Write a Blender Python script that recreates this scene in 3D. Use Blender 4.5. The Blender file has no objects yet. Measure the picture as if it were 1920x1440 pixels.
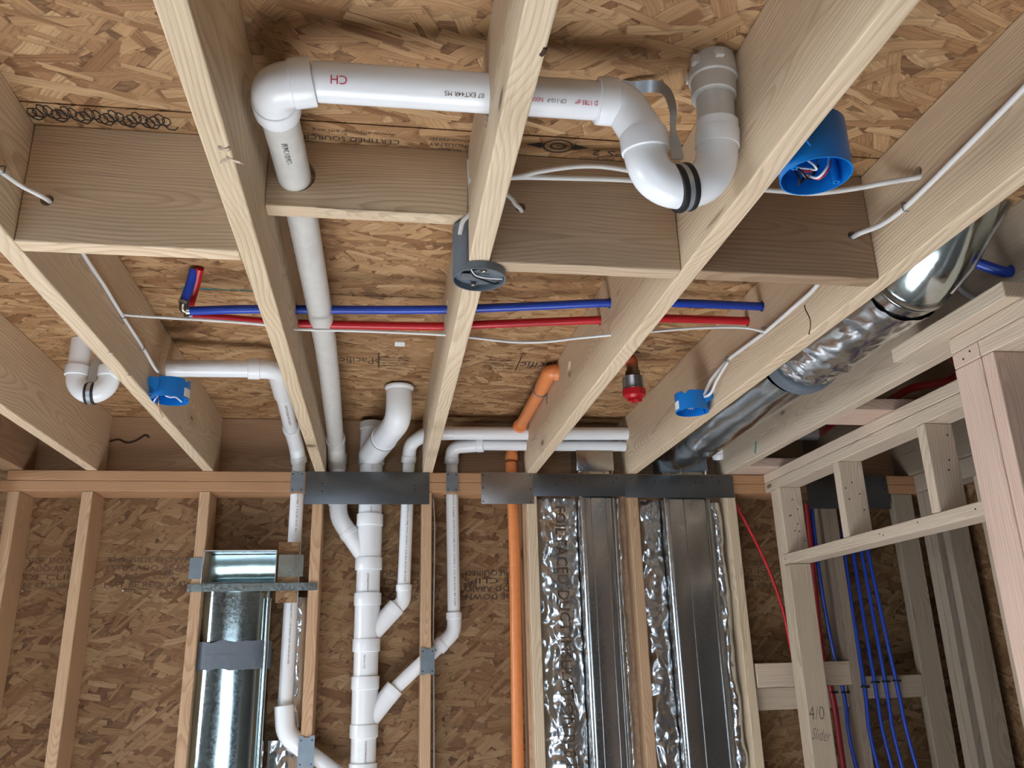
import bpy, bmesh, math, random
from mathutils import Vector, Matrix, Quaternion, noise
random.seed(7)
H = 2.47          # height of the underside of the joists above the floor; builders take z relative to it
S = 0.4064        # framing spacing, 16 inches
scene = bpy.context.scene
C = scene.collection
# ---------------------------------------------------------------- camera
cam = bpy.data.objects.new('camera', bpy.data.cameras.new('camera'))
C.objects.link(cam)
cam.data.sensor_width = 36.0
cam.data.lens = 29.48
cam.data.clip_start = 0.02
right, up, fwd = (0.98894263, -0.14617562, -0.0250032), (-0.02232997, -0.31345585, 0.94934019), (0.14660779, 0.93828467, 0.31325395)
m = Matrix.Identity(4)
for i in range(3):
    m[i][0] = right[i]; m[i][1] = up[i]; m[i][2] = -fwd[i]
m[0][3], m[1][3], m[2][3] = -0.16079, -3.18115, H - 0.69592
cam.matrix_world = m
scene.camera = cam
# ---------------------------------------------------------------- world, daylight, exposure
scene.view_settings.view_transform = 'Standard'
scene.view_settings.look = 'None'
scene.view_settings.gamma = 1.0
scene.view_settings.use_curve_mapping = False
scene.view_settings.exposure = 0.85
w = bpy.data.worlds.new('daylight'); scene.world = w; w.use_nodes = True
w.node_tree.nodes['Background'].inputs[0].default_value = (0.75, 0.85, 1.0, 1)
w.node_tree.nodes['Background'].inputs[1].default_value = 0.03
def window_light(name, loc, target, sx, sy, power, color):
    d = bpy.data.lights.new(name, 'AREA'); d.shape = 'RECTANGLE'; d.size = sx; d.size_y = sy
    d.energy = power; d.color = color
    o = bpy.data.objects.new(name, d); C.objects.link(o); o.location = loc
    o.rotation_euler = (Vector(target) - Vector(loc)).to_track_quat('-Z', 'Y').to_euler()
    return o
window_light('daylight_rear_window', (-1.9, -6.45, 1.10), (-1.6, -3.2, 0.9), 2.0, 1.7, 26, (0.74, 0.87, 1.0))
window_light('daylight_left_window', (-4.15, -1.8, 1.72), (-0.5, -1.7, 1.6), 1.5, 0.9, 42, (0.82, 0.91, 1.0))
sun = bpy.data.objects.new('sun', bpy.data.lights.new('sun', 'SUN')); C.objects.link(sun)
sun.data.energy = 52.0; sun.data.angle = 0.02; sun.data.color = (0.98, 0.99, 1.0)
sun.rotation_euler = Vector((0.90, 0.02, -0.42)).to_track_quat('-Z', 'Y').to_euler()  # sun patch on the floor, added to light the joist undersides
# ---------------------------------------------------------------- node helpers
class NT:
    def __init__(s, name):
        s.m = bpy.data.materials.new(name); s.m.use_nodes = True; s.t = s.m.node_tree
        s.p = s.t.nodes['Principled BSDF']
    def set(s, sock, v):
        if isinstance(v, bpy.types.NodeSocket): s.t.links.new(v, sock)
        elif isinstance(v, (tuple, list)) and len(v) == 3 and len(sock.default_value) == 4: sock.default_value = (*v, 1)
        else: sock.default_value = v
    def node(s, typ, ins={}, out=0, **kw):
        n = s.t.nodes.new(typ)
        for k, v in kw.items(): setattr(n, k, v)
        for k, v in ins.items(): s.set(n.inputs[k], v)
        return n.outputs[out] if out is not None else n
    def math(s, op, a, b=0.0, c=None, clamp=False):
        n = s.t.nodes.new('ShaderNodeMath'); n.operation = op; n.use_clamp = clamp
        s.set(n.inputs[0], a); s.set(n.inputs[1], b)
        if c is not None: s.set(n.inputs[2], c)
        return n.outputs[0]
    def vmath(s, op, a, b=(0, 0, 0), out=0):
        n = s.t.nodes.new('ShaderNodeVectorMath'); n.operation = op
        s.set(n.inputs[0], a); s.set(n.inputs[1], b)
        return n.outputs[out]
    def mix(s, f, a, b, blend='MIX'):
        n = s.t.nodes.new('ShaderNodeMix'); n.data_type = 'RGBA'; n.blend_type = blend
        s.set(n.inputs[0], f); s.set(n.inputs[6], a); s.set(n.inputs[7], b)
        return n.outputs[2]
    def ramp(s, f, stops):
        n = s.t.nodes.new('ShaderNodeValToRGB'); cr = n.color_ramp
        while len(cr.elements) < len(stops): cr.elements.new(0.5)
        for e, (p, c) in zip(cr.elements, stops): e.position = p; e.color = (*c, 1)
        s.set(n.inputs[0], f); return n.outputs[0]
    def noise(s, v, scale, detail=3, rough=0.5, out=0, dist=0.0):
        return s.node('ShaderNodeTexNoise', {'Vector': v, 'Scale': scale, 'Detail': detail, 'Roughness': rough, 'Distortion': dist}, out)
    def smooth(s, v, a, b):
        n = s.t.nodes.new('ShaderNodeMapRange'); n.interpolation_type = 'SMOOTHSTEP'
        s.set(n.inputs[0], v); n.inputs[1].default_value = a; n.inputs[2].default_value = b
        return n.outputs[0]
    def bump(s, h, strength=0.3, dist=0.002):
        s.set(s.p.inputs['Normal'], s.node('ShaderNodeBump', {'Height': h, 'Strength': strength, 'Distance': dist}))
    def xyz(s, v): 
        n = s.t.nodes.new('ShaderNodeSeparateXYZ'); s.set(n.inputs[0], v); return n.outputs
    def comb(s, x, y, z):
        n = s.t.nodes.new('ShaderNodeCombineXYZ'); s.set(n.inputs[0], x); s.set(n.inputs[1], y); s.set(n.inputs[2], z); return n.outputs[0]
# ---------------------------------------------------------------- materials
def wood(name, axis, early, late, ring=150, knots=1.0, contrast=0.78):
    n = NT(name)
    co = n.node('ShaderNodeTexCoord', out=3)
    rnd = n.node('ShaderNodeObjectInfo', out=5)
    x = n.xyz(co)
    a, b, c = [(x[0], x[1], x[2]), (x[1], x[2], x[0]), (x[2], x[0], x[1])][axis]
    off = n.math('MULTIPLY', rnd, 37.0)
    a2 = n.math('ADD', a, off)
    p = n.comb(a2, b, c)
    # knots: sparse cells, each a small dark whorl the rings bend around
    kv = n.comb(n.math('MULTIPLY', a2, 2.6), n.math('MULTIPLY', b, 7.0), n.math('ADD', n.math('MULTIPLY', c, 2.2), off))
    kt = n.t.nodes.new('ShaderNodeTexVoronoi'); n.set(kt.inputs['Vector'], kv); kt.inputs['Scale'].default_value = 1.0
    kd = kt.outputs['Distance']; kc = n.xyz(kt.outputs['Color'])[0]
    on = n.math('MULTIPLY', n.math('GREATER_THAN', kc, 0.45), knots)
    swirl = n.math('MULTIPLY', n.math('MULTIPLY', n.math('EXPONENT', n.math('MULTIPLY', n.math('POWER', kd, 2.0), -14.0)), on), 0.035)
    lo = n.node('ShaderNodeTexNoise', {'Vector': n.comb(n.math('MULTIPLY', a2, 1.1), n.math('MULTIPLY', b, 3.0), n.math('MULTIPLY', c, 3.0)), 'Scale': 1.0, 'Detail': 2.0}, 1)
    lx = n.xyz(lo)
    u = n.math('ADD', n.math('ADD', b, n.math('MULTIPLY', n.math('SUBTRACT', lx[0], 0.5), 0.16)), n.math('MULTIPLY', n.math('SUBTRACT', rnd, 0.5), 0.10))
    v = n.math('ADD', n.math('ADD', c, n.math('MULTIPLY', n.math('SUBTRACT', lx[1], 0.5), 0.16)), n.math('ADD', n.math('MULTIPLY', n.math('FRACT', n.math('MULTIPLY', rnd, 7.3)), 0.05), 0.025))
    r = n.math('SQRT', n.math('ADD', n.math('MULTIPLY', u, u), n.math('MULTIPLY', v, v)))
    fine = n.noise(n.comb(n.math('MULTIPLY', a2, 3.0), n.math('MULTIPLY', b, 60.0), n.math('MULTIPLY', c, 60.0)), 1.0, 4, 0.6)
    r = n.math('ADD', n.math('ADD', r, swirl), n.math('MULTIPLY', fine, 0.0035))
    fr = n.math('FRACT', n.math('MULTIPLY', r, ring))
    line = n.math('MULTIPLY', n.smooth(fr, 0.35, 0.92), n.math('SUBTRACT', 1.0, n.smooth(fr, 0.92, 1.0)))
    patch = n.noise(p, 5.0, 2)
    line = n.math('MULTIPLY', line, n.math('MULTIPLY', n.math('ADD', n.math('MULTIPLY', patch, 1.1), 0.1), contrast), clamp=True)
    col = n.mix(line, early, late)
    fib = n.noise(n.comb(n.math('MULTIPLY', a2, 6.0), n.math('MULTIPLY', b, 330.0), n.math('MULTIPLY', c, 330.0)), 1.0, 2, 0.6)
    col = n.mix(0.30, col, n.ramp(fib, [(0.3, (0.55, 0.5, 0.45)), (0.7, (1.25, 1.22, 1.2))]), 'MULTIPLY')
    tone = n.ramp(n.math('FRACT', n.math('MULTIPLY', rnd, 13.7)), [(0, (0.90, 0.88, 0.84)), (0.5, (1.0, 1.0, 1.0)), (1, (1.06, 1.02, 1.0))])
    col = n.mix(1.0, col, tone, 'MULTIPLY')
    kn = n.math('MULTIPLY', n.math('SUBTRACT', 1.0, n.smooth(kd, 0.035, 0.085)), on)
    halo = n.math('MULTIPLY', n.math('MULTIPLY', n.math('SUBTRACT', 1.0, n.smooth(kd, 0.07, 0.28)), on), 0.35)
    col = n.mix(halo, col, tuple(q * 0.72 for q in late))
    col = n.mix(n.math('MULTIPLY', kn, 0.85), col, (0.10, 0.045, 0.02))
    # a few dark pitch streaks
    st = n.noise(n.comb(n.math('MULTIPLY', a2, 5.0), n.math('MULTIPLY', b, 45.0), n.math('MULTIPLY', c, 45.0)), 1.0, 1)
    col = n.mix(n.math('MULTIPLY', n.smooth(st, 0.76, 0.82), 0.55), col, (0.20, 0.10, 0.05))
    n.set(n.p.inputs['Base Color'], col)
    n.p.inputs['Roughness'].default_value = 0.62
    n.p.inputs['Specular IOR Level'].default_value = 0.3
    n.bump(n.math('ADD', n.math('MULTIPLY', fib, 0.6), n.math('MULTIPLY', line, 0.5)), 0.25, 0.0006)
    return n.m
def woods(name, early, late, **k): return [wood(name + '_' + 'xyz'[i], i, early, late, **k) for i in range(3)]
PINE = woods('pale_fir', (0.70, 0.565, 0.40), (0.46, 0.33, 0.195))
STUDW = woods('warm_fir', (0.56, 0.375, 0.23), (0.38, 0.22, 0.12), ring=170)
PLATEW = woods('orange_fir', (0.50, 0.285, 0.155), (0.36, 0.175, 0.085), ring=170)
PALEW = woods('weathered_fir', (0.62, 0.515, 0.40), (0.44, 0.33, 0.23), ring=140)
PINKW = woods('pink_fir', (0.66, 0.50, 0.405), (0.52, 0.36, 0.275), ring=130)
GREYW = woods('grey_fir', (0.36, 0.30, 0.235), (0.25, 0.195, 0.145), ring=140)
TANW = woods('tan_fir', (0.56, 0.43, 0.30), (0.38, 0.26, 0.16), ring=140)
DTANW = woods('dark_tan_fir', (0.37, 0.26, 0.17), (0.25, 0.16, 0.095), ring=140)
BROWNW = woods('brown_fir', (0.40, 0.26, 0.155), (0.27, 0.155, 0.085), ring=110)
def osb(name, axes, bright=1.0, seed=0.0, angles=(4, 32, -27, 63, -48, 12, -9, 20)):
    n = NT(name)
    co = n.node('ShaderNodeTexCoord', out=3); x = n.xyz(co)
    u0, v0 = x[axes[0]], x[axes[1]]
    warp = n.node('ShaderNodeTexNoise', {'Vector': co, 'Scale': 9.0, 'Detail': 2.0}, 1); wx = n.xyz(warp)
    col = None; hgt = None
    big = n.noise(co, 2.3, 2)
    def strand_layer(i, ang, L, W, thr, cover):
        ca, sa = math.cos(math.radians(ang)), math.sin(math.radians(ang))
        u = n.math('ADD', n.math('ADD', n.math('MULTIPLY', u0, ca), n.math('MULTIPLY', v0, sa)), n.math('MULTIPLY', wx[0], 0.02))
        v = n.math('ADD', n.math('ADD', n.math('MULTIPLY', u0, -sa), n.math('MULTIPLY', v0, ca)), n.math('MULTIPLY', wx[1], 0.016))
        fibv = n.comb(n.math('MULTIPLY', u, 14.0), n.math('MULTIPLY', v, 420.0), i * 3.1 + seed)
        fib = n.noise(fibv, 1.0, 3, 0.6)
        # ragged long edges follow the fibre
        rag = n.noise(n.comb(n.math('MULTIPLY', u, 26.0), n.math('MULTIPLY', v, 130.0), i * 1.7 + seed), 1.0, 2)
        vv = n.comb(n.math('ADD', n.math('DIVIDE', u, L), i * 7.31 + seed), n.math('ADD', n.math('DIVIDE', v, W), n.math('MULTIPLY', rag, 0.30)), 0.0)
        vt = n.t.nodes.new('ShaderNodeTexVoronoi'); vt.voronoi_dimensions = '2D'; vt.distance = 'CHEBYCHEV'
        n.set(vt.inputs['Vector'], vv); vt.inputs['Scale'].default_value = 1.0; vt.inputs['Randomness'].default_value = 0.95
        d = vt.outputs['Distance']; rc = n.xyz(vt.outputs['Color'])
        lim = n.math('ADD', n.math('MULTIPLY', rc[0], 0.16), thr)
        e = n.math('SUBTRACT', lim, d)
        on = n.math('GREATER_THAN', rc[1], 1.0 - cover)
        mask = n.math('MULTIPLY', n.smooth(e, 0.0, 0.02), on)
        shade = n.math('MULTIPLY', n.smooth(e, -0.09, 0.0), on)
        c = n.ramp(rc[2], [(0.0, (0.30, 0.155, 0.072)), (0.12, (0.42, 0.245, 0.125)), (0.4, (0.52, 0.325, 0.175)), (0.75, (0.59, 0.39, 0.215)), (1.0, (0.68, 0.48, 0.285))])
        c = n.mix(0.75, c, n.ramp(fib, [(0.25, (0.42, 0.34, 0.27)), (0.5, (0.98, 0.95, 0.91)), (0.75, (1.32, 1.28, 1.22))]), 'MULTIPLY')
        return c, mask, shade, n.math('ADD', n.math('MULTIPLY', fib, 0.18), rc[0])
    base = n.noise(n.comb(n.math('MULTIPLY', u0, 12.0), n.math('MULTIPLY', v0, 60.0), seed), 1.0, 4, 0.65)
    col = n.ramp(base, [(0.3, (0.15, 0.075, 0.035)), (0.55, (0.36, 0.21, 0.11)), (0.8, (0.52, 0.34, 0.19))])
    hgt = n.math('MULTIPLY', base, 0.4)
    sizes = [(0.26, 0.060), (0.21, 0.050), (0.24, 0.046), (0.18, 0.040), (0.20, 0.042), (0.22, 0.032), (0.15, 0.026), (0.12, 0.018)]
    for i, ang in enumerate(angles):
        c, mk, sh, h = strand_layer(i, ang, sizes[i][0], sizes[i][1], 0.30, 0.80 if i < 5 else 0.42)
        col = n.mix(n.math('MULTIPLY', sh, 0.36), col, (0.13, 0.055, 0.022))  # gap shadow along strand edges, painted into the layer below
        col = n.mix(mk, col, c)
        hn = n.node('ShaderNodeMix', {0: mk, 2: hgt, 3: n.math('ADD', h, 0.12 * i)})
        hgt = hn
    col = n.mix(0.5, col, n.ramp(big, [(0.35, (0.72, 0.66, 0.60)), (0.65, (1.1, 1.08, 1.05))]), 'MULTIPLY')
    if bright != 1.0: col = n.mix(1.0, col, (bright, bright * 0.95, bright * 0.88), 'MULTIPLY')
    n.set(n.p.inputs['Base Color'], col)
    n.p.inputs['Roughness'].default_value = 0.6
    n.p.inputs['Specular IOR Level'].default_value = 0.3
    n.bump(hgt, 0.55, 0.0018)
    return n.m
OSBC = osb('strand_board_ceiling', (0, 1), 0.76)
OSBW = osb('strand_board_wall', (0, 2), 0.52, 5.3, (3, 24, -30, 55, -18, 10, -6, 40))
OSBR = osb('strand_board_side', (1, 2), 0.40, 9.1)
def plain(name, color, rough=0.5, metal=0.0, spec=0.5, bump=None, var=0.0, coat=0.0, vscale=40):
    n = NT(name); n.p.inputs['Base Color'].default_value = (*color, 1)
    n.p.inputs['Roughness'].default_value = rough; n.p.inputs['Metallic'].default_value = metal
    n.p.inputs['Specular IOR Level'].default_value = spec; n.p.inputs['Coat Weight'].default_value = coat
    co = n.node('ShaderNodeTexCoord', out=3)
    if var:
        t = n.noise(co, vscale, 4, 0.6)
        n.set(n.p.inputs['Base Color'], n.mix(1.0, color, n.ramp(t, [(0.3, (1 - var,) * 3), (0.7, (1 + var * 0.3,) * 3)]), 'MULTIPLY'))
        n.set(n.p.inputs['Roughness'], n.math('ADD', n.math('MULTIPLY', t, 0.25), rough - 0.12))
    if bump: n.bump(n.noise(co, bump[0], 3), bump[1], bump[2])
    return n.m
PVC = plain('white_pvc', (0.86, 0.88, 0.90), 0.24, spec=0.5)
PVCD = plain('dusty_white_pvc', (0.66, 0.645, 0.61), 0.40, var=0.10, vscale=30)
ORANGE = plain('orange_cpvc', (0.80, 0.27, 0.085), 0.35, var=0.10)
RUST = plain('rust_red_fitting', (0.42, 0.085, 0.03), 0.5)
BLUE = plain('blue_box_plastic', (0.006, 0.19, 0.60), 0.28)
PEXB = plain('blue_pex', (0.012, 0.055, 0.42), 0.32)
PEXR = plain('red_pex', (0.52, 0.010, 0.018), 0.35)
PEXRD = plain('dark_red_pex', (0.34, 0.012, 0.018), 0.4)  # deeper red for the tubes in the right bays
CABLE = plain('white_cable_jacket', (0.72, 0.71, 0.69), 0.45)
GREYP = plain('grey_plastic', (0.13, 0.155, 0.18), 0.42)
RUBBER = plain('black_rubber', (0.012, 0.012, 0.013), 0.5)
BLACK = plain('black_wire', (0.01, 0.01, 0.012), 0.35)
WHITEW = plain('white_wire', (0.8, 0.8, 0.8), 0.35)
REDW = plain('red_wire', (0.6, 0.03, 0.05), 0.35)
COPPER = plain('copper_wire', (0.5, 0.24, 0.11), 0.35, 1.0)
PAPER = plain('paper_label', (0.78, 0.79, 0.80), 0.6)
INK = plain('black_ink', (0.035, 0.028, 0.022), 0.8)
INKF = plain('faded_ink', (0.10, 0.062, 0.035), 0.8)
INKR = plain('red_ink', (0.55, 0.03, 0.07), 0.7)
INKG = plain('green_paint', (0.03, 0.16, 0.14), 0.7)
PENCIL = plain('pencil', (0.10, 0.085, 0.075), 0.7)
HOLE = plain('drilled_hole', (0.045, 0.022, 0.012), 0.9)
NAIL = plain('dark_nail', (0.05, 0.04, 0.035), 0.5, 0.6)
BRASS = plain('dull_brass', (0.22, 0.19, 0.15), 0.3, 1.0)
RING = plain('crimp_ring', (0.45, 0.45, 0.46), 0.22, 1.0)
PLATEM = plain('dark_steel_plate', (0.145, 0.155, 0.165), 0.36, 0.85, var=0.18, vscale=6)
PLATEL = plain('bright_steel_plate', (0.36, 0.345, 0.33), 0.36, 0.9, var=0.2, vscale=8)
NPLATE = plain('nail_plate_steel', (0.28, 0.33, 0.37), 0.42, 0.85, var=0.15, vscale=30)
MASTIC = plain('grey_mastic', (0.135, 0.16, 0.19), 0.6, bump=(60, 0.5, 0.002), var=0.15)
CONCRETE = plain('concrete_slab', (0.55, 0.57, 0.60), 0.8, var=0.10, vscale=3)
DRY = plain('housewrap', (0.20, 0.19, 0.18), 0.7)
FIBRE = plain('glass_fibre', (0.48, 0.33, 0.22), 0.9, bump=(80, 0.8, 0.004), var=0.3)
def galv(name, col, rough, sp):
    n = NT(name); co = n.node('ShaderNodeTexCoord', out=3)
    v = n.t.nodes.new('ShaderNodeTexVoronoi'); n.set(v.inputs['Vector'], co); v.inputs['Scale'].default_value = 150
    t = n.noise(co, 6, 3)
    n.set(n.p.inputs['Base Color'], n.mix(0.25, col, n.ramp(t, [(0.3, tuple(c * 0.6 for c in col)), (0.7, tuple(min(1, c * 1.2) for c in col))])))
    n.p.inputs['Metallic'].default_value = 1.0
    n.set(n.p.inputs['Roughness'], n.math('ADD', n.math('MULTIPLY', n.xyz(v.outputs['Color'])[0], sp), rough))
    n.bump(n.noise(n.vmath('MULTIPLY', co, (9, 9, 2.2)), 1.0, 2), 0.35, 0.006)
    return n.m
GALV = galv('galvanised_steel', (0.55, 0.56, 0.56), 0.16, 0.10)
GALVB = galv('bright_galvanised_steel', (0.56, 0.66, 0.67), 0.12, 0.08)
def foil_mat(name, rough, sc, strength):
    n = NT(name); co = n.node('ShaderNodeTexCoord', out=3)
    n.p.inputs['Metallic'].default_value = 1.0
    n.p.inputs['Base Color'].default_value = (0.72, 0.75, 0.78, 1)
    n.p.inputs['Roughness'].default_value = rough
    v = n.t.nodes.new('ShaderNodeTexVoronoi'); v.feature = 'F1'; n.set(v.inputs['Vector'], n.vmath('ADD', co, n.vmath('MULTIPLY', n.noise(co, 9, 2, out=1), (0.12, 0.12, 0.12)))); v.inputs['Scale'].default_value = sc
    n.bump(v.outputs['Distance'], strength, 0.02)
    return n.m
FOIL = foil_mat('foil', 0.22, 24, 0.22)
FOILW = foil_mat('foil_wrap_film', 0.20, 7, 0.30)
STRAPM = plain('strap_steel', (0.50, 0.55, 0.60), 0.35, 0.7)
# ---------------------------------------------------------------- geometry helpers
def B(): return bmesh.new()
def box(bm, lo, hi, bev=0.0, mat=None):
    t = bmesh.new(); bmesh.ops.create_cube(t, size=1)
    lo, hi = Vector(lo), Vector(hi)
    for v in t.verts: v.co = Vector([lo[i] + (v.co[i] + 0.5) * (hi[i] - lo[i]) for i in range(3)])
    if bev: bmesh.ops.bevel(t, geom=t.edges[:], offset=bev, segments=2, affect='EDGES', profile=0.5)
    if mat is not None: t.transform(mat)
    me = bpy.data.meshes.new('t'); t.to_mesh(me); t.free(); bm.from_mesh(me); bpy.data.meshes.remove(me)
    return bm
def fillet(pts, rad, step=0.5):
    pts = [Vector(p) for p in pts]; out = [pts[0]]
    for i in range(1, len(pts) - 1):
        a, b, c = pts[i - 1], pts[i], pts[i + 1]
        r = rad[i] if isinstance(rad, (list, tuple)) else rad
        d1, d2 = (a - b), (c - b)
        l = min(r, d1.length * 0.49, d2.length * 0.49)
        p1, p2 = b + d1.normalized() * l, b + d2.normalized() * l
        ang = d1.angle(d2)
        k = max(2, int((math.pi - ang) / 0.16))
        for j in range(k + 1):
            t = j / k; out.append(p1 * (1 - t) ** 2 + b * 2 * t * (1 - t) + p2 * t * t)
    out.append(pts[-1]); return out
def smoothpath(pts, n=8):
    pts = [Vector(p) for p in pts]; out = []
    q = [pts[0] * 2 - pts[1]] + pts + [pts[-1] * 2 - pts[-2]]
    for i in range(1, len(q) - 2):
        for j in range(n):
            t = j / n; p0, p1, p2, p3 = q[i - 1:i + 3]
            out.append(0.5 * ((2 * p1) + (p2 - p0) * t + (2 * p0 - 5 * p1 + 4 * p2 - p3) * t * t + (3 * p1 - p0 - 3 * p2 + p3) * t ** 3))
    out.append(pts[-1]); return out
def sweep(bm, path, rad, n=24, cap=True, profile=None):
    path = [Vector(p) for p in path]
    T = []
    for i in range(len(path)):
        a = path[max(0, i - 1)]; b = path[min(len(path) - 1, i + 1)]
        T.append((b - a).normalized())
    ref = Vector((0, 0, 1)) if abs(T[0].z) < 0.9 else Vector((1, 0, 0))
    N = (ref - T[0] * ref.dot(T[0])).normalized(); rings = []
    for i, p in enumerate(path):
        if i: N = (N - T[i] * N.dot(T[i])).normalized()
        Bn = T[i].cross(N); r = rad[i] if isinstance(rad, (list, tuple)) else rad; ring = []
        for k in range(n):
            a = 2 * math.pi * k / n
            x, y = (math.cos(a), math.sin(a)) if profile is None else profile(a)
            ring.append(bm.verts.new(p + N * (x * r) + Bn * (y * r)))
        rings.append(ring)
    for i in range(len(rings) - 1):
        for k in range(n):
            bm.faces.new((rings[i][k], rings[i][(k + 1) % n], rings[i + 1][(k + 1) % n], rings[i + 1][k]))
    if cap:
        bm.faces.new(rings[0][::-1]); bm.faces.new(rings[-1])
    return bm
def tube(bm, pts, r, fil=0.0, n=24, cap=True):
    return sweep(bm, fillet(pts, fil) if fil else pts, r, n, cap)
def lathe(bm, c, d, prof, n=32, cap=(True, True)):
    c, d = Vector(c), Vector(d).normalized()
    ref = Vector((0, 0, 1)) if abs(d.z) < 0.9 else Vector((1, 0, 0))
    N = (ref - d * ref.dot(d)).normalized(); Bn = d.cross(N); rings = []
    for (t, r) in prof:
        rings.append([bm.verts.new(c + d * t + N * (math.cos(2 * math.pi * k / n) * r) + Bn * (math.sin(2 * math.pi * k / n) * r)) for k in range(n)])
    for i in range(len(rings) - 1):
        for k in range(n): bm.faces.new((rings[i][k], rings[i][(k + 1) % n], rings[i + 1][(k + 1) % n], rings[i + 1][k]))
    if cap[0]: bm.faces.new(rings[0][::-1])
    if cap[1]: bm.faces.new(rings[-1])
    return bm
def collar(bm, c, d, r, l=0.03, k=1.0):
    "a socket: thick ring with eased ends, the last edge slightly open round the pipe"
    return lathe(bm, c, d, [(-l / 2, r * 0.93), (-l / 2 + 0.001, r * 0.985), (-l / 2 + 0.004, r), (l / 2 - 0.004, r * k), (l / 2 - 0.001, r * k * 0.985), (l / 2, r * k * 0.93)], 36)
def poly(bm, pts, thick=0.0, nrm=(0, 0, 1)):
    vs = [bm.verts.new(p) for p in pts]; f = bm.faces.new(vs)
    if thick:
        r = bmesh.ops.extrude_face_region(bm, geom=[f])
        for v in [g for g in r['geom'] if isinstance(g, bmesh.types.BMVert)]: v.co += Vector(nrm) * thick
        bmesh.ops.recalc_face_normals(bm, faces=bm.faces[:])
    return bm
def put(name, bm, mat, parent=None, sharp=32, holes=None, origin=None, keepflat=False):
    bmesh.ops.recalc_face_normals(bm, faces=bm.faces[:]) if not keepflat else None
    bm.verts.ensure_lookup_table()
    lo = Vector([min(v.co[i] for v in bm.verts) for i in range(3)]); hi = Vector([max(v.co[i] for v in bm.verts) for i in range(3)])
    c = Vector(origin) if origin is not None else (lo + hi) / 2
    for v in bm.verts: v.co -= c
    for e in bm.edges:
        if len(e.link_faces) == 2: e.smooth = e.calc_face_angle(0) < math.radians(sharp)
    for f in bm.faces: f.smooth = True
    me = bpy.data.meshes.new(name); bm.to_mesh(me); bm.free(); me.materials.append(mat)
    o = bpy.data.objects.new(name, me); C.objects.link(o)
    wc = c + Vector((0, 0, H))
    if parent is not None: o.parent = parent; o.location = wc - parent.location
    else: o.location = wc
    if holes: cut(o, holes)
    return o
def cut(o, holes):
    bpy.context.view_layer.update()
    t = bmesh.new()
    for c, d, r in holes: lathe(t, c, d, [(-0.16, r), (0.16, r)], 28)
    me = bpy.data.meshes.new('cutter'); t.to_mesh(me); t.free()
    k = bpy.data.objects.new('cutter', me); C.objects.link(k); k.location = (0, 0, H)
    m_ = o.modifiers.new('holes', 'BOOLEAN'); m_.object = k; m_.operation = 'DIFFERENCE'; m_.solver = 'EXACT'
    bpy.context.view_layer.update()
    dg = bpy.context.evaluated_depsgraph_get()
    new = bpy.data.meshes.new_from_object(o.evaluated_get(dg)); 
    o.modifiers.clear(); o.data = new
    bpy.data.objects.remove(k)
def tag(o, label, cat, group=None, kind=None):
    if label: o['label'] = label
    if cat: o['category'] = cat
    if group: o['group'] = group
    if kind: o['kind'] = kind
    return o
def thing(name, at, label, cat, group=None):
    o = bpy.data.objects.new(name, None); C.objects.link(o); o.location = Vector(at) + Vector((0, 0, H)); o.empty_display_size = 0.05
    return tag(o, label, cat, group)
def struct(name, bm, mat, parent=None, **k):
    o = put(name, bm, mat, parent, **k); o['kind'] = 'structure'; return o
def lettering(name, txt, at, right, upv, size, mat, parent, wrap=None, space=1.0, width=None, align='LEFT', thick=0.0, shear=0):
    cu = bpy.data.curves.new('t', 'FONT'); cu.body = txt; cu.size = size; cu.resolution_u = 2; cu.space_character = space; cu.align_x = align; cu.offset = thick; cu.shear = shear
    o = bpy.data.objects.new('t', cu); C.objects.link(o); bpy.context.view_layer.update()
    me = bpy.data.meshes.new_from_object(o.evaluated_get(bpy.context.evaluated_depsgraph_get()))
    bpy.data.objects.remove(o); bpy.data.curves.remove(cu)
    bm = bmesh.new(); bm.from_mesh(me); bpy.data.meshes.remove(me)
    if wrap and bm.faces: bmesh.ops.subdivide_edges(bm, edges=[e for e in bm.edges if e.calc_length() > size * 0.15], cuts=1)
    R, U, A = Vector(right).normalized(), Vector(upv).normalized(), Vector(at)
    if bm.verts and width:
        xs = [v.co.x for v in bm.verts]; k = width / (max(xs) - min(xs))
        for v in bm.verts: v.co.x *= k
    for v in bm.verts:
        x, y = v.co.x, v.co.y
        v.co = wrap(x, y) if wrap else A + R * x + U * y
    return put(name, bm, mat, parent, keepflat=True)
def pipe_print(name, txt, a, b, r, side, size, mat, parent, flip=False, start=0.1, width=None, space=1.0):
    "print that runs along the pipe from a to b on the side facing `side`"
    a, b = Vector(a), Vector(b); d = (b - a).normalized(); s = Vector(side); s = (s - d * s.dot(d)).normalized()
    t = s.cross(d) if not flip else d.cross(s)
    dd = d
    def wrap(x, y):
        ang = (y - size * 0.35) / r
        return a + dd * (start + x) + s * (math.cos(ang) * (r + 0.0006)) + t * (math.sin(ang) * (r + 0.0006))
    if flip: pass
    return lettering(name, txt, a, d, t, size, mat, parent, wrap, space=space, width=width)
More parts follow.
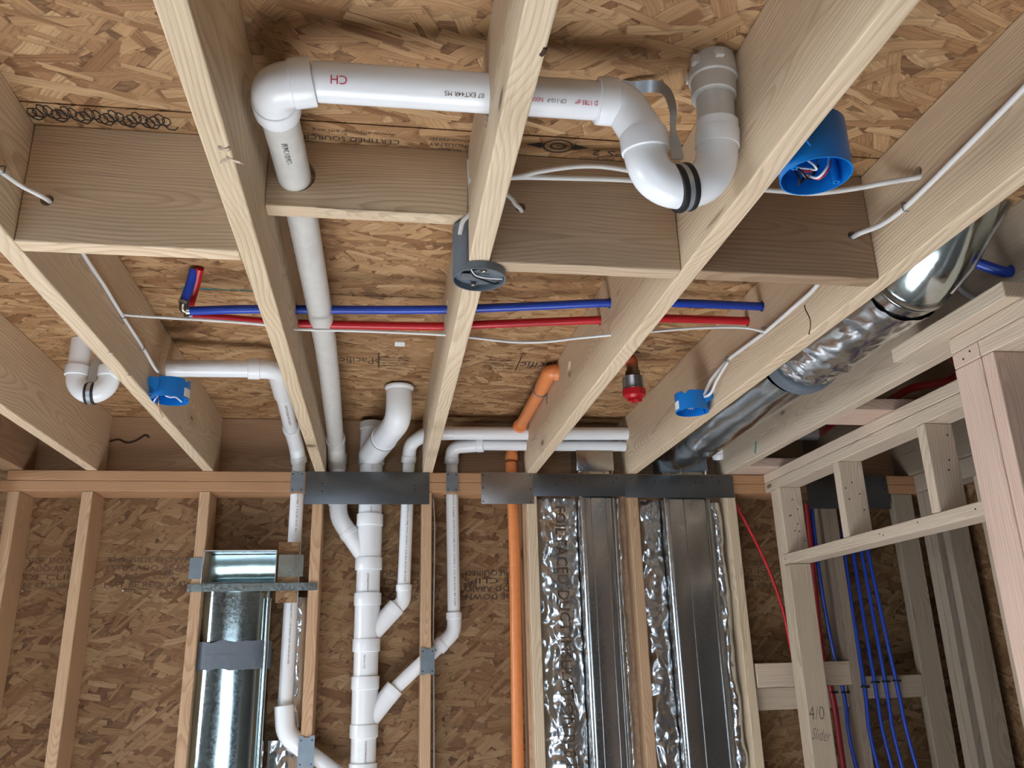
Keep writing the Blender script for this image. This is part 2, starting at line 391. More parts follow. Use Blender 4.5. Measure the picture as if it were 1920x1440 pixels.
# ================================================================ room shell
struct('floor', box(B(), (-4.2, -6.5, -H - 0.1), (3.2, 0.16, -H)), CONCRETE)
bm = B()
for y0, y1 in ((-6.6, -4.30), (-4.297, -3.083), (-3.08, -1.866), (-1.862, -1.112), (-1.108, 0.16)):
    box(bm, (-4.2, y0, 0.2335), (3.2, y1, 0.2520))
box(bm, (-4.2, -6.6, 0.2522), (3.2, 0.16, 0.262))
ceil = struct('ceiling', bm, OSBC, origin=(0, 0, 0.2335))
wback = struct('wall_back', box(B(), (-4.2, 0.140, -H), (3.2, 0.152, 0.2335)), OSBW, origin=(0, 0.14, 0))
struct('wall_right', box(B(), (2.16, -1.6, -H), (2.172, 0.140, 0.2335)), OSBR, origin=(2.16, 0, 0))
bm = B()   # unseen rear and left outer walls, window openings sized to shape the daylight
for a, b in (((-4.2, -6.6, -H), (-3.2, -6.5, 0.23)), ((0.6, -6.6, -H), (3.2, -6.5, 0.23)), ((-3.2, -6.6, -0.25), (0.6, -6.5, 0.23))): box(bm, a, b)
struct('wall_rear', bm, DRY)
bm = B()
for a, b in (((-4.3, -6.6, -H), (-4.2, -2.55, 0.23)), ((-4.3, -1.05, -H), (-4.2, 0.15, 0.23)), ((-4.3, -2.55, -0.25), (-4.2, -1.05, 0.23)), ((-4.3, -2.55, -H), (-4.2, -1.05, -1.17))): box(bm, a, b)
struct('wall_left', bm, DRY)
struct('wall_far_right', box(B(), (3.2, -6.6, -H), (3.3, 0.15, 0.23)), DRY)
# ================================================================ timber
def board(name, lo, hi, mats, axis, label, cat, group=None, holes=None, bev=0.003, parent=None):
    o = put(name, box(B(), lo, hi, bev), mats[axis], parent, holes=holes, sharp=12)
    if parent is None: tag(o, label, cat, group)
    return o
jl = ['short brown joist end in the dark far left corner above the wall plate',
      'pale floor joist left of the small white trap, second of the joists from the left',
      'pale floor joist carrying the left blue box and stapled white cable on its side',
      'pale floor joist left of the long white pipe, a chipped splinter mark on its underside',
      'pale floor joist in the middle of the ceiling wrapped by the round grey fan box',
      'pale floor joist beside the large white trap, orange pipe entering its side',
      'knotty pale floor joist with the white cable running to the small right blue box',
      'grey-pale floor joist right of the round metal duct, short green paint dash on it',
      'floor joist behind the door framing, mostly hidden by the framed wall',
      'rightmost grey floor joist seen above the door framing by the corner']
X = lambda k: (k - 3) * S
jh = {
 1: [(( X(1), -0.765, 0.134), (1, 0, 0), 0.027), ((X(1), -1.21, 0.113), (1, 0, 0), 0.007)],
 2: [((X(2), -1.225, 0.139), (1, 0, 0), 0.0145), ((X(2), -1.160, 0.128), (1, 0, 0), 0.0145), ((X(2), -1.243, 0.079), (1, 0, 0), 0.008)],
 3: [((0, -2.10, 0.117), (1, 0, 0), 0.034),  ((0, -1.262, 0.147), (1, 0, 0), 0.014), ((0, -1.178, 0.140), (1, 0, 0), 0.014), ((0.013, -0.03, 0.149), (1, 0, 0), 0.029), ((0, -1.84, 0.15), (1, 0, 0), 0.010)],
 4: [((X(4), -1.30, 0.153), (1, 0, 0), 0.014), ((X(4), -1.20, 0.148), (1, 0, 0), 0.014), ((X(4), -0.82, 0.144), (1, 0, 0), 0.025), ((X(4), (0.476, -0.03, 0.153)[1], (0.476, -0.03, 0.153)[2]), (1, 0, 0), 0.029), ((X(4), 0.015, (0.483, 0.015, 0.119)[2]), (1, 0, 0), 0.025), ((X(4), -1.84, 0.17), (1, 0, 0), 0.012)],
 5: [((X(5), -1.30, 0.160), (1, 0, 0), 0.014), ((X(5), -1.208, 0.156), (1, 0, 0), 0.014), ((X(5), -1.967, 0.137), (1, 0, 0), 0.011), ((X(5), -0.03, (0.892, -0.03, 0.159)[2]), (1, 0, 0), 0.029), ((X(5), 0.015, (0.902, 0.015, 0.119)[2]), (1, 0, 0), 0.025)],
 6: [((X(6), -0.03, (1.37, -0.03, 0.163)[2]), (1, 0, 0), 0.029)],
}
for k in range(-1, 9):
    if k == -1: lo, hi = (-1.56, -3.9, 0.0), (-1.452, 0.100, 0.2335)
    else: lo, hi = (X(k) - 0.019, -3.9, 0.0), (X(k) + 0.019, 0.100, 0.2335)
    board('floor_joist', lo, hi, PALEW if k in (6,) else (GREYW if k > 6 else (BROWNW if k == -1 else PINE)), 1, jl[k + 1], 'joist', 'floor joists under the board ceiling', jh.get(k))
board('rim_joist', (-1.62, 0.1005, 0.0), (2.3, 0.1385, 0.2330), BROWNW, 0, 'brown rim joist closing the joist bays above the back wall plate', 'joist')
yb = -1.80
board('blocking_board', (X(1) + 0.0195, yb, 0), (X(2) - 0.0195, yb + 0.038, 0.2335), PINE, 0, 'wide tan blocking board at upper left with a white cable in its hole', 'blocking board', 'solid blocking between the joists', [((-0.752, yb, 0.082), (0, 1, 0), 0.011)])
bb = put('blocking_board', box(B(), (X(2) + 0.0195, yb, 0.094), (X(3) - 0.0195, yb + 0.038, 0.2335), 0.002), PINE[0], holes=[((-0.335, yb, 0.160), (0, 1, 0), 0.0345)])
tag(bb, 'narrow split blocking board pierced by the dropping white pipe', 'blocking board', 'solid blocking between the joists')
board('blocking_board', (X(3) + 0.0195, yb, 0), (X(4) - 0.0195, yb + 0.038, 0.2335), TANW, 0, 'tan blocking board with a round knot below the large white trap', 'blocking board', 'solid blocking between the joists', [((0.080, yb, 0.118), (0, 1, 0), 0.010)])
board('blocking_board', (X(4) + 0.0195, yb, 0), (X(5) - 0.0195, yb + 0.038, 0.2335), DTANW, 0, 'dark tan blocking board under the large round blue box', 'blocking board', 'solid blocking between the joists', [((0.752, yb, 0.094), (0, 1, 0), 0.010)])  # this block and the one before are of darker wood
# splinters hanging off the broken lower edge of the narrow block
bm = B()
for i in range(9):
    x0 = -0.30 + i * 0.026 + random.uniform(0, .01); l = random.uniform(0.05, 0.09)
    vs = [(x0, yb - 0.001, 0.0935), (x0 + l, yb - 0.001, 0.0935), (x0 + l * 0.7, yb - 0.001 + random.uniform(0.002, 0.03), 0.0935 - random.uniform(0.003, 0.008)), (x0 + l * 0.3, yb + 0.03, 0.0935)]
    q = [bm.verts.new(v) for v in vs]
    bm.faces.new((q[0], q[1], q[2])); bm.faces.new((q[0], q[2], q[3])); bm.faces.new((q[1], q[3], q[2])); bm.faces.new((q[0], q[3], q[1]))
put('splinter', bm, PINE[0], bb)
# plates of the back wall
plh = [((-0.2165, 0.07, -0.04), (0, 0, 1), 0.052), ((-0.352, 0.07, -0.04), (0, 0, 1), 0.036), ((-0.076, 0.07, -0.04), (0, 0, 1), 0.030), ((0.094, 0.07, -0.04), (0, 0, 1), 0.030), ((-0.488, 0.07, -0.04), (0, 0, 1), 0.031), ((0.336, 0.05, -0.04), (0, 0, 1), 0.028)]
board('top_plate', (-1.50, 0.0, -0.038), (2.14, 0.1395, -0.0005), PLATEW, 0, 'upper orange-brown top plate on the back wall, the joists bear on it', 'top plate', 'double top plate of the back wall', plh)
board('top_plate', (-1.52, 0.0, -0.0765), (2.14, 0.1395, -0.0385), PLATEW, 0, 'lower orange-brown top plate on the back wall, directly above the studs', 'top plate', 'double top plate of the back wall', plh)
sl = ['leftmost back wall stud in the dark corner', 'second stud from the left on the back wall, bare boarding on both sides', 'stud left of the boot duct, with its flange strip nailed on',
      'stud between the boot duct and the big white drain stack', 'stud crossed by the slanting white branch pipe', 'stud right of the orange pipe beside crumpled foil', 'stud between the two tall metal ducts', 'stud right of the right tall metal duct',
      'shaded stud behind the door framing beside the red and blue tubes']
for k in range(0, 9):
    x = -0.0033 + (k - 4) * S
    if k == 0: x = -1.470
    if k == 8: x = 1.645
    holes = None
    if k == 4: holes = [((0.0, 0.07, -0.716), (1, 0, 0.79), 0.028)]
    if k == 3: holes = [((-0.415, 0.07, -0.95), (1, 0, -0.8), 0.028)]
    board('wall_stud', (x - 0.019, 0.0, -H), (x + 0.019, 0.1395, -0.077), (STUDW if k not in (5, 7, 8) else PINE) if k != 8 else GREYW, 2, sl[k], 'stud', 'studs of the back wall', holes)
board('wall_stud', (0.372, 0.052, -H), (0.386, 0.139, -0.077), STUDW, 2, 'thin strip stud tucked between the orange pipe and the next stud', 'stud', 'studs of the back wall')
board('wall_stud', (1.921, 0.0, -H), (2.010, 0.038, -0.077), GREYW, 2, 'wide-faced grey stud in the right back corner with a knot', 'stud', 'corner studs of the right closet wall')
# left wall sliver
board('top_plate', (-1.61, -3.9, -0.038), (-1.521, -0.002, -0.001), PLATEW, 1, 'top plate of the left side wall, only its end shows in the corner', 'top plate')
board('wall_stud', (-1.61, -0.040, -H), (-1.521, -0.002, -0.040), STUDW, 2, 'end stud of the left side wall at the left picture edge', 'stud')
# closet side wall at right: studs one behind the other
zt = -0.077
ws = [(-0.040, -0.002, 'right closet wall stud nearest the back corner'), (-0.082, -0.044, 'second right closet wall stud from the back corner'),
      (-0.162, -0.124, 'rough grey right closet wall stud with bark edge and dark knot'), (-0.395, -0.357, 'pinkish right closet wall stud standing just left of the near door post')]
for y0, y1, lb in ws:
    board('wall_stud', (2.03, y0, -H), (2.12, y1, zt), GREYW if y0 > -0.3 else PALEW, 2, lb, 'stud', 'studs of the right closet wall')
board('top_plate', (2.03, -1.49, -0.076), (2.12, -0.001, -0.001), GREYW, 1, 'grey top plate of the right closet wall, seen through the door framing', 'top plate')
# closet door wall (runs toward the viewer on the right)
px = 1.365
board('top_plate', (px, -1.495, -0.0375), (px + 0.089, -0.001, -0.0005), PALEW, 1, 'upper pale top plate of the closet door wall, ragged upper edge', 'top plate', 'double top plate of the closet door wall')
board('top_plate', (px, -1.495, -0.0765), (px + 0.089, -0.001, -0.0385), PALEW, 1, 'lower pale top plate of the closet door wall, dented above the cripples', 'top plate', 'double top plate of the closet door wall')
board('door_stud', (px, -0.085, -H), (px + 0.089, -0.047, zt), PALEW, 2, 'full height king stud at the back end of the closet door opening', 'stud', 'door opening studs')
tr = board('door_stud', (px, -0.124, -H), (px + 0.089, -0.0865, -0.372), PALEW, 2, 'door trimmer stud carrying the pencilled 4/0 note', 'stud', 'door opening studs')
hd = board('door_header', (px, -1.49, -0.3705), (px + 0.089, -0.088, -0.333), PALEW, 1, 'flat pale header board across the closet door opening', 'header')
cr = [(-0.088, 'cripple stud full of nails at the back end above the header'), (-0.536, 'middle cripple stud between header and top plate'), (-1.020, 'near cripple stud with a bark-edged side above the header')]
for i, (y1, lb) in enumerate(cr):
    o = board('cripple_stud', (px, y1 - 0.038, -0.332), (px + 0.089, y1, zt), PALEW, 2, lb, 'stud', 'cripple studs over the door header')
    for j in range([8, 5, 3][i]):
        put('nail', lathe(B(), (px + random.uniform(.012, .078), y1 - 0.0386, random.uniform(-.31, -.10)), (0, 1, 0), [(0, .0028), (.002, .0028)], 8), NAIL, o)
for y, z in ((-0.10, -0.352), (-0.75, -0.350), (-0.77, -0.356), (-0.95, -0.345), (-1.2, -0.35)): put('nail', lathe(B(), (px - 0.0006, y, z), (1, 0, 0), [(0, .0025), (.002, .0025)], 8), NAIL, hd)
lettering('pencil_note', '4/0', (1.367, -0.125, -0.925), (1, 0, -0.05), (0.08, 0, 1), 0.070, PENCIL, tr, width=0.058, thick=-0.0012)
lettering('pencil_note', 'Slider', (1.366, -0.125, -0.989), (1, 0, -0.18), (0.18, 0, 1), 0.058, PENCIL, tr, shear=0.25, width=0.070, thick=-0.0010)
# near wall corner at right: end stud of the cross wall, plates and first stud of the near wall
nx = 1.15
board('top_plate', (nx, -3.9, -0.038), (nx + 0.089, -1.500, -0.0005), PALEW, 1, 'upper top plate of the near right wall with nail holes, end grain toward the closet', 'top plate')
board('top_plate', (nx, -3.9, -0.0765), (nx + 0.089, -1.593, -0.0385), PALEW, 1, 'lower top plate of the near right wall with a grey knot, above the dark stud', 'top plate')
pe = board('top_plate', (nx, -1.591, -0.0765), (2.14, -1.502, -0.0385), PINKW, 0, 'pink-tinted plate end with two nails on top of the near door post', 'top plate')
for y, z in ((-1.538, -0.062), (-1.563, -0.052)): put('nail', lathe(B(), (nx - 0.0006, y, z), (1, 0, 0), [(0, .003), (.002, .003)], 8), NAIL, pe)
board('door_stud', (nx, -1.591, -H), (nx + 0.038, -1.502, zt), PINKW, 2, 'wide pink-tinted post at the near side of the closet door with a large knot', 'stud', 'near corner studs')
board('door_stud', (nx, -1.632, -H), (nx + 0.089, -1.594, zt), PINKW, 2, 'near right wall stud beside the pink post, its front face dark', 'stud', 'near corner studs')
board('door_stud', (nx + 0.215, -1.45, -H), (nx + 0.304, -1.412, -0.372), PALEW, 2, 'door trimmer stud hidden behind the near pink post', 'stud', 'door opening studs')
board('wall_stud', (nx + 0.09, -1.591, -H), (nx + 0.128, -1.502, zt), GREYW, 2, 'second cross wall stud hidden behind the pink post', 'stud', 'near corner studs')
board('backing_board', (1.111, -1.745, 0.0), (1.1995, -1.335, 0.0375), PALEW, 1, 'short pale backing board lying on the plate against the right joist', 'backing board', 'backing boards beside the right joist')
board('backing_board', (1.111, -2.30, 0.0), (1.1995, -1.86, 0.0375), PALEW, 1, 'backing board cut off by the right picture edge', 'backing board', 'backing boards beside the right joist')
# fire blocks low between the right studs
board('fire_block', (1.242, 0.0, -0.816), (1.625, 0.038, -0.729), PALEW, 0, 'pale horizontal block between studs behind the 4/0 door stud, upper of two', 'blocking board', 'low horizontal blocks between the right studs')
board('fire_block', (1.242, 0.045, -0.898), (1.625, 0.083, -0.818), PALEW, 0, 'horizontal block set back just below the upper block behind the 4/0 door stud', 'blocking board', 'low horizontal blocks between the right studs')
board('fire_block', (1.665, 0.0, -0.868), (1.920, 0.038, -0.786), GREYW, 0, 'grey horizontal block with the blue tubes stapled to it', 'blocking board', 'low horizontal blocks between the right studs')
# joist bay right of the right joist
board('blocking_board', (X(6) + 0.0195, -0.925, 0.0), (X(7) - 0.0195, -0.755, 0.038), PINKW, 0, 'flat pinkish blocking board in the dark bay over the closet door wall', 'blocking board')
board('blocking_board', (X(6) + 0.0195, -0.14, 0.0), (X(7) - 0.0195, 0.0, 0.038), PINKW, 0, 'flat board over the wall plate at the far end of the dark right bay', 'blocking board')
# ================================================================ marks on the boards
def wtext(t, at, size, flip=False, mat=INKF, w=None):
    x, z = at
    lettering('stamp', t, (x, 0.1392, z), (-1, 0, 0) if flip else (1, 0, 0), (0, 0, -1) if flip else (0, 0, 1), size, mat, wback, width=w)
for i, t in enumerate(('THIS SIDE DOWN', 'ESTE LADO ABAJO', 'ROOF CLIPS', 'MAY BE REQUIRED')):
    wtext(t, (-1.17 + (0.07 if i == 2 else 0), -0.316 - i * 0.030), 0.028, w=0.30 if i != 2 else 0.17)
    wtext(t, (-1.52, -0.316 - i * 0.030), 0.028, w=0.26)
    wtext(t, (0.455, -0.428 + i * 0.030 - 0.02), 0.030, True, w=0.30, mat=INK)
    wtext(t, (0.06, -0.428 + i * 0.030 - 0.02), 0.030, True, w=0.30)
    wtext(t, (1.46, -0.42 + i * 0.030), 0.028, True, w=0.22)
box_ = B(); [box(box_, (a, 0.1385, -0.414), (b, 0.1395, -0.411)) for a, b in ((-1.10, -1.06), (-1.05, -1.01), (-0.99, -0.95), (-0.94, -0.88))]
put('stamp', box_, INKF, wback)
def ctext(t, at, size, mat=INK, w=None):
    lettering('stamp', t, (at[0], at[1], 0.2328), (-1, 0, 0), (0, 1, 0), size, mat, ceil, width=w)
ctext('CERTIFIED SOURCING', (-0.148, -1.822), 0.020, w=0.20)
ctext('www.sfiprogram.org', (-0.158, -1.842), 0.013, INKF, w=0.15)
ctext('SUSTAINABLE', (-0.172, -1.8375 + .022 - 0.004), 0.0, w=None) if 0 else None
ctext('INDUSTRY', (-0.018, -1.822), 0.014, w=0.075)
ctext('ENGINEERED', (-0.018, -1.838), 0.012, w=0.075)
ctext('WOOD', (-0.030, -1.806), 0.011, w=0.045)
ctext('PS 2', (0.285, -1.832), 0.026, w=0.062)
ctext('SPAN RATING', (0.270, -1.808), 0.010, w=0.07)
bm = B()   # round trade mark: ring and lens outline with letters
for (cx, cy, rx, ry) in ((0.150, -1.836, 0.030, 0.022), (0.150, -1.836, 0.016, 0.011)):
    pr = None
    for i in range(37):
        a = i / 36 * 2 * math.pi; o_, n_ = (cx + rx * math.cos(a), cy + ry * math.sin(a), 0.2329), (cx + (rx - .004) * math.cos(a), cy + (ry - .004) * math.sin(a), 0.2329)
        q = (bm.verts.new(o_), bm.verts.new(n_))
        if pr: bm.faces.new((pr[0], pr[1], q[1], q[0]))
        pr = q
for sx in (-1, 1):
    poly(bm, [(0.150 + sx * 0.030, -1.846, 0.2329), (0.150 + sx * 0.030, -1.826, 0.2329), (0.150 + sx * 0.062, -1.836, 0.2329)])
put('stamp', bm, INK, ceil, keepflat=True)
ctext('APA', (0.168, -1.842), 0.012)
for x0, m_ in ((0.405, INK), (-0.205 + 0.0, INKF)):
    ctext('Pacific', (x0, -0.630), 0.085, m_, w=0.13 if x0 > 0 else 0.105)
bm = B()
for x0 in (0.262, -0.205 + 0.012): box(bm, (x0, -0.68, 0.2326), (x0 + 0.004, -0.54, 0.2330))
put('stamp', bm, INK, ceil)
for x0 in (0.252, -0.095):
    for j in range(4): ctext(('ROOF AND WALL SHEATHING', 'EXPOSURE 1 THICKNESS 0.451', 'MILL SPAN 24/16', 'STRENGTH AXIS THIS DIRECTION')[j], (x0, -0.645 + j * 0.026), 0.021, INK, w=0.10)
bm = B()   # carpenter's black scribble beside the upper left block
pts = []
for i in range(170):
    t = i / 169; pts.append((-0.79 + t * 0.235 + 0.010 * math.sin(i * 0.9), -1.838 + 0.016 * math.cos(i * 0.9) + 0.008 * math.sin(i * .23) + t * 0.008, 0.2326))
sweep(bm, pts, 0.0011, 5)
put('scribble', bm, INK, ceil)
bm = B()
for x0, x1, s in ((-0.690, -0.600, 0.010), (-0.60, -0.55, 0.004), (-0.545, -0.48, 0.006)):
    top = []; bot = []
    for i in range(14):
        x = x0 + (x1 - x0) * i / 13; top.append((x, -1.114 - s * (0.4 + 0.6 * random.random()), 0.2329)); bot.append((x, -1.112, 0.2329))
    poly(bm, bot + top[::-1])
put('paint_mark', bm, INKG, ceil, keepflat=True)
bm = B(); box(bm, (-0.142, -0.778, 0.2322), (-0.112, -0.742, 0.2330)); st = put('label_sticker', bm, PAPER, ceil)
bm = B(); box(bm, (-0.130, -0.765, 0.2318), (-0.119, -0.750, 0.2323)); put('print', bm, INKF, st)
def sliver(par, at, d, l, w_, mat):
    a = Vector(at); d = Vector(d).normalized(); s_ = d.cross(Vector((0, 0, 1))).normalized() * w_
    bm = B(); vs = [bm.verts.new(v) for v in (a - s_, a + s_, a + d * l + s_ * 0.3 - Vector((0, 0, l * 0.25)), a + d * l * 0.5 - s_ + Vector((0, 0, 0.001)), a + d * l * .6 - Vector((0, 0, 0.004)))]
    for f in ((0, 1, 2), (0, 2, 3), (1, 4, 2), (0, 4, 1), (3, 2, 4), (0, 3, 4)): bm.faces.new([vs[i] for i in f])
    return put('splinter', bm, mat, par, sharp=5)
jo = [o for o in C.objects if o.name.startswith('floor_joist')]
for i in range(9): sliver(jo[3], (-0.396, -2.112, -0) if i % 2 else (-0.393, -2.089, -0), (random.uniform(-1, 1), random.uniform(-1.5, .6), 0), random.uniform(.010, .022), .0035, PALEW[1])
sliver(jo[2], (-0.803, -1.097, -0), (1, -0.5, 0), 0.022, .003, PALEW[1]); sliver(jo[2], (-0.8, -1.257, -0), (1, -0.5, 0), 0.018, .003, PALEW[1])
def crack(par, pts, r):
    return put('crack', sweep(B(), smoothpath(pts, 5), r, 6), HOLE, par)
crack(jo[6], [(0.794, -1.509, 0.072), (0.794, -1.511, 0.058), (0.794, -1.522, 0.035), (0.794, -1.522, 0.016), (0.794, -1.509, -0.001)], 0.0018)
crack([o for o in C.objects if o.name == 'rim_joist'][0], [(-1.202, 0.1, 0.133), (-1.17, 0.1, 0.141), (-1.138, 0.1, 0.129), (-1.106, 0.1, 0.138), (-1.076, 0.1, 0.159), (-1.059, 0.1, 0.151)], 0.004)
crack(jo[4], [(0.014, -2.358, -0), (0.016, -2.364, -0), (0.017, -2.371, -0)], 0.0030)
put('paint_mark', sweep(B(), [(1.2, -0.32, 0.055), (1.2, -0.31, 0.033), (1.2, -0.3, 0.015)], 0.0035, 8), INKG, jo[7])
# ================================================================ steel protection plates on the back wall
def steel(lo, hi, mat, label, nails, name='steel_plate', cat='steel plate', group='steel plates over the back wall plate'):
    o = put(name, box(B(), lo, hi, 0.0004), mat); tag(o, label, cat, group)
    for x, z in nails: put('nail', lathe(B(), (x, lo[1] - 0.0012, z), (0, 1, 0), [(0, 0.0012), (0.0004, 0.0028), (0.0012, 0.0032)], 10), NAIL, o)
    return o
steel((-0.458, -0.0035, -0.124), (0.0055, -0.0015, 0.000), PLATEM, 'long dark steel plate over the white drain pipes', [(-0.395, -0.045), (-0.395, -0.075), (-0.048, -0.052), (-0.048, -0.068), (-0.008, -0.020), (-0.008, -0.050), (-0.008, -0.068)])
steel((0.205, -0.0030, -0.122), (0.410, -0.0012, 0.002), PLATEL, 'squarish brighter steel plate over the orange pipe', [(0.212, -0.010), (0.212, -0.06), (0.212, -0.112), (0.398, -0.010), (0.398, -0.065), (0.398, -0.115)])
steel((0.408, -0.0052, -0.092), (0.778, -0.0034, -0.004), PLATEM, 'steel plate strip above the left tall metal duct', [(0.53, -0.02), (0.555, -0.03), (0.575, -0.018), (0.60, -0.032), (0.73, -0.035), (0.745, -0.02), (0.50, -0.045)])
steel((0.775, -0.0074, -0.097), (1.228, -0.0056, -0.006), PLATEM, 'steel plate strip above the right tall metal duct', [(0.80, -0.02), (0.83, -0.035), (0.90, -0.03), (0.925, -0.032), (1.07, -0.035), (1.10, -0.035), (1.14, -0.015), (1.17, -0.03)])
steel((1.545, -0.0030, -0.140), (1.905, -0.0012, 0.0), PLATEM, 'dark steel plate on the back wall behind the door framing', [(1.89, -0.02), (1.89, -0.06)])
def nailplate(c, label, w=0.038, h=0.090):
    x, z = c
    bm = B(); y = -0.0045
    pts = []; r = 0.006
    for sx, sz in ((-1, -1), (1, -1), (1, 1), (-1, 1)): pass
    outline = [(-w/2, -h/2), (-w*.22, -h/2), (-w*.15, -h/2 + r), (w*.15, -h/2 + r), (w*.22, -h/2), (w/2, -h/2), (w/2, h/2), (w*.22, h/2), (w*.15, h/2 - r), (-w*.15, h/2 - r), (-w*.22, h/2), (-w/2, h/2)]
    poly(bm, [(x + a, y, z + b) for a, b in outline], 0.0016, (0, 1, 0))
    o = put('nail_plate', bm, NPLATE); tag(o, label, 'nail plate', 'small nail plates over pipes')
    for a in (-.34, .34):
        for b in (-.36, .36): put('prong', lathe(B(), (x + a * w, y - 0.001, z + b * h), (0, 1, 0), [(0, 0.001), (0.0005, 0.0028), (0.001, 0.0028)], 8), NAIL, o)
nailplate((-0.487, -0.040), 'nail plate on the top plates at the left end of the long dark steel plate', 0.048, 0.082)
nailplate((0.093, -0.038), 'nail plate on the top plates over the single white vent between two steel plates', 0.046, 0.080)
nailplate((0.003, -0.690), 'nail plate on the stud where the slanting white branch crosses', 0.050, 0.094)
nailplate((-0.408, -0.975), 'nail plate low on the stud beside the foil and boot duct', 0.054, 0.105)
# ================================================================ pipes
def part_pipe(parent, a, b, r, mat=PVC, name='pipe', n=28):
    return put(name, sweep(B(), [a, b], r, n), mat, parent)
def lerp(a, b, t): return tuple(a[i] + (b[i] - a[i]) * t for i in range(3))
def elbow(parent, pts, r, mat=PVC, fil=0.05, ends=(1, 1), cl=0.028, name='elbow', k=1.22):
    bm = B(); path = fillet(pts, fil); sweep(bm, path, r * 1.12, 28)
    p = [Vector(q) for q in pts]
    if ends[0]: collar(bm, p[0] + (p[1] - p[0]).normalized() * cl * 0.35, p[1] - p[0], r * k, cl)
    if ends[1]: collar(bm, p[-1] + (p[-2] - p[-1]).normalized() * cl * 0.35, p[-1] - p[-2], r * k, cl)
    return put(name, bm, mat, parent)
def coupling(parent, c, d, r, l, mat=PVC, name='coupling', k=1.13):
    return put(name, collar(B(), c, d, r * k, l), mat, parent)
# ---- large trap and its drain (2 inch)
R2 = 0.0302
A0, A1 = (-0.281, -2.1, 0.136), (0.169, -2.1, 0.139)
t = thing('trap_drain', (-0.152, -2.1, 0.136), 'large white drain pipe with looping trap crossing the middle joist', 'drain pipe', 'white drain pipes under the floor')
part_pipe(t, A0, A1, R2)
E0 = (-0.324, -2.095, 0.129); E1 = (-0.342, -2.095, E0[2] - 0.004)
pH = (-0.338, -1.80, 0.160)
dn = lerp(E1, pH, 0.14)
elbow(t, [lerp(E1, A0, 0.93), E1, lerp(E1, pH, 0.22)], R2, fil=0.052, cl=0.034)
TR = [(0.154, -2.1, 0.139), (0.201, -2.1, 0.139), (0.234, -2.095, 0.077)]
bm = B(); sweep(bm, fillet([TR[0], (0.198, -2.1, 0.138), (0.229, -2.097, 0.079), (0.231, -2.095, 0.064)], 0.03), R2 * 1.13, 28)
collar(bm, (0.171, -2.1, 0.139), Vector(TR[1]) - Vector(TR[0]), R2 * 1.23, 0.032)
put('elbow', bm, PVC, t)
bm = B()
U = [(0.229, -2.095, 0.076), (0.232, -2.09, 0.043), (0.246, -2.09, 0.011), (0.279, -2.088, -0.002), (0.32, -2.088, 0.009), (0.344, -2.09, 0.039), (0.35, -2.095, 0.08), (0.352, -2.1, 0.114)]
U = [(q[0], q[1], q[2]) for q in U]
sweep(bm, smoothpath(U, 6), R2 * 1.10, 32)
collar(bm, (0.229, -2.095, 0.072), Vector(U[1]) - Vector(U[0]), R2 * 1.25, 0.034)
collar(bm, (0.351, -2.095, 0.086), Vector(U[-1]) - Vector(U[-2]), R2 * 1.17, 0.030)
put('trap_bend', bm, PVC, t)
part_pipe(t, (0.351, -2.095, 0.086), (0.354, -2.1, 0.196), R2, PVCD, 'riser_pipe')
bm = B(); q0, q1 = Vector((0.351, -2.1, 0.159)), Vector((0.356, -2.1, 0.23))
lathe(bm, q0, q1 - q0, [(0, R2 * 1.10), (0.002, R2 * 1.2), (0.032, R2 * 1.2), (0.034, R2 * 1.32), (0.040, R2 * 1.33), (0.062, R2 * 1.24), (0.070, R2 * 1.2), (0.085, R2 * 1.15)], 36)
for a in (2.4, 3.6, 4.6):
    o_ = q0 + (q1 - q0).normalized() * 0.058 + Vector((math.cos(a) * R2 * 1.3, math.sin(a) * R2 * 1.3, 0)); box(bm, o_ - Vector((.007, .007, .008)), o_ + Vector((.007, .007, .008)), 0.002)
put('slip_nut', bm, PVCD, t)
# rubber ringed clamp round the trap and its perforated hanger strap
c0, c1 = Vector((0.287, -2.088, -0.002)), Vector((0.303, -2.088, 0.002))
dd = (c1 - c0).normalized()
hg = thing('pipe_hanger', c0, 'galvanised strap hanger with black rubber ring round the large trap', 'pipe hanger', 'strap hangers on the traps')
bm = B()
for s_ in (-0.0085, 0.0085): lathe(bm, c0 + dd * s_, dd, [(-0.005, R2 * 1.12), (-0.0045, R2 * 1.23), (0, R2 * 1.27), (0.0045, R2 * 1.23), (0.005, R2 * 1.12)], 36)
put('rubber_ring', bm, RUBBER, hg)
put('clamp_band', lathe(B(), c0, dd, [(-0.0085, R2 * 1.12), (-0.0085, R2 * 1.22), (0.0085, R2 * 1.22), (0.0085, R2 * 1.12)], 36), STRAPM, hg)
def strap(bm, pts, w0, th=0.0012):
    path = smoothpath([p_ for p_, s_ in pts], 6); sides = smoothpath([s_ for p_, s_ in pts], 6); pr = None
    for i, (p_, s_) in enumerate(zip(path, sides)):
        s_ = s_.normalized() * w0 / 2; a = path[min(i + 1, len(path) - 1)] - path[max(i - 1, 0)]
        n_ = s_.cross(a).normalized() * th / 2
        q = [bm.verts.new(v) for v in (p_ - s_ - n_, p_ + s_ - n_, p_ + s_ + n_, p_ - s_ + n_)]
        if pr:
            for j in range(4): bm.faces.new((pr[j], pr[(j + 1) % 4], q[(j + 1) % 4], q[j]))
        else: bm.faces.new(q[::-1])
        pr = q
    bm.faces.new(pr); return bm
bm = B()
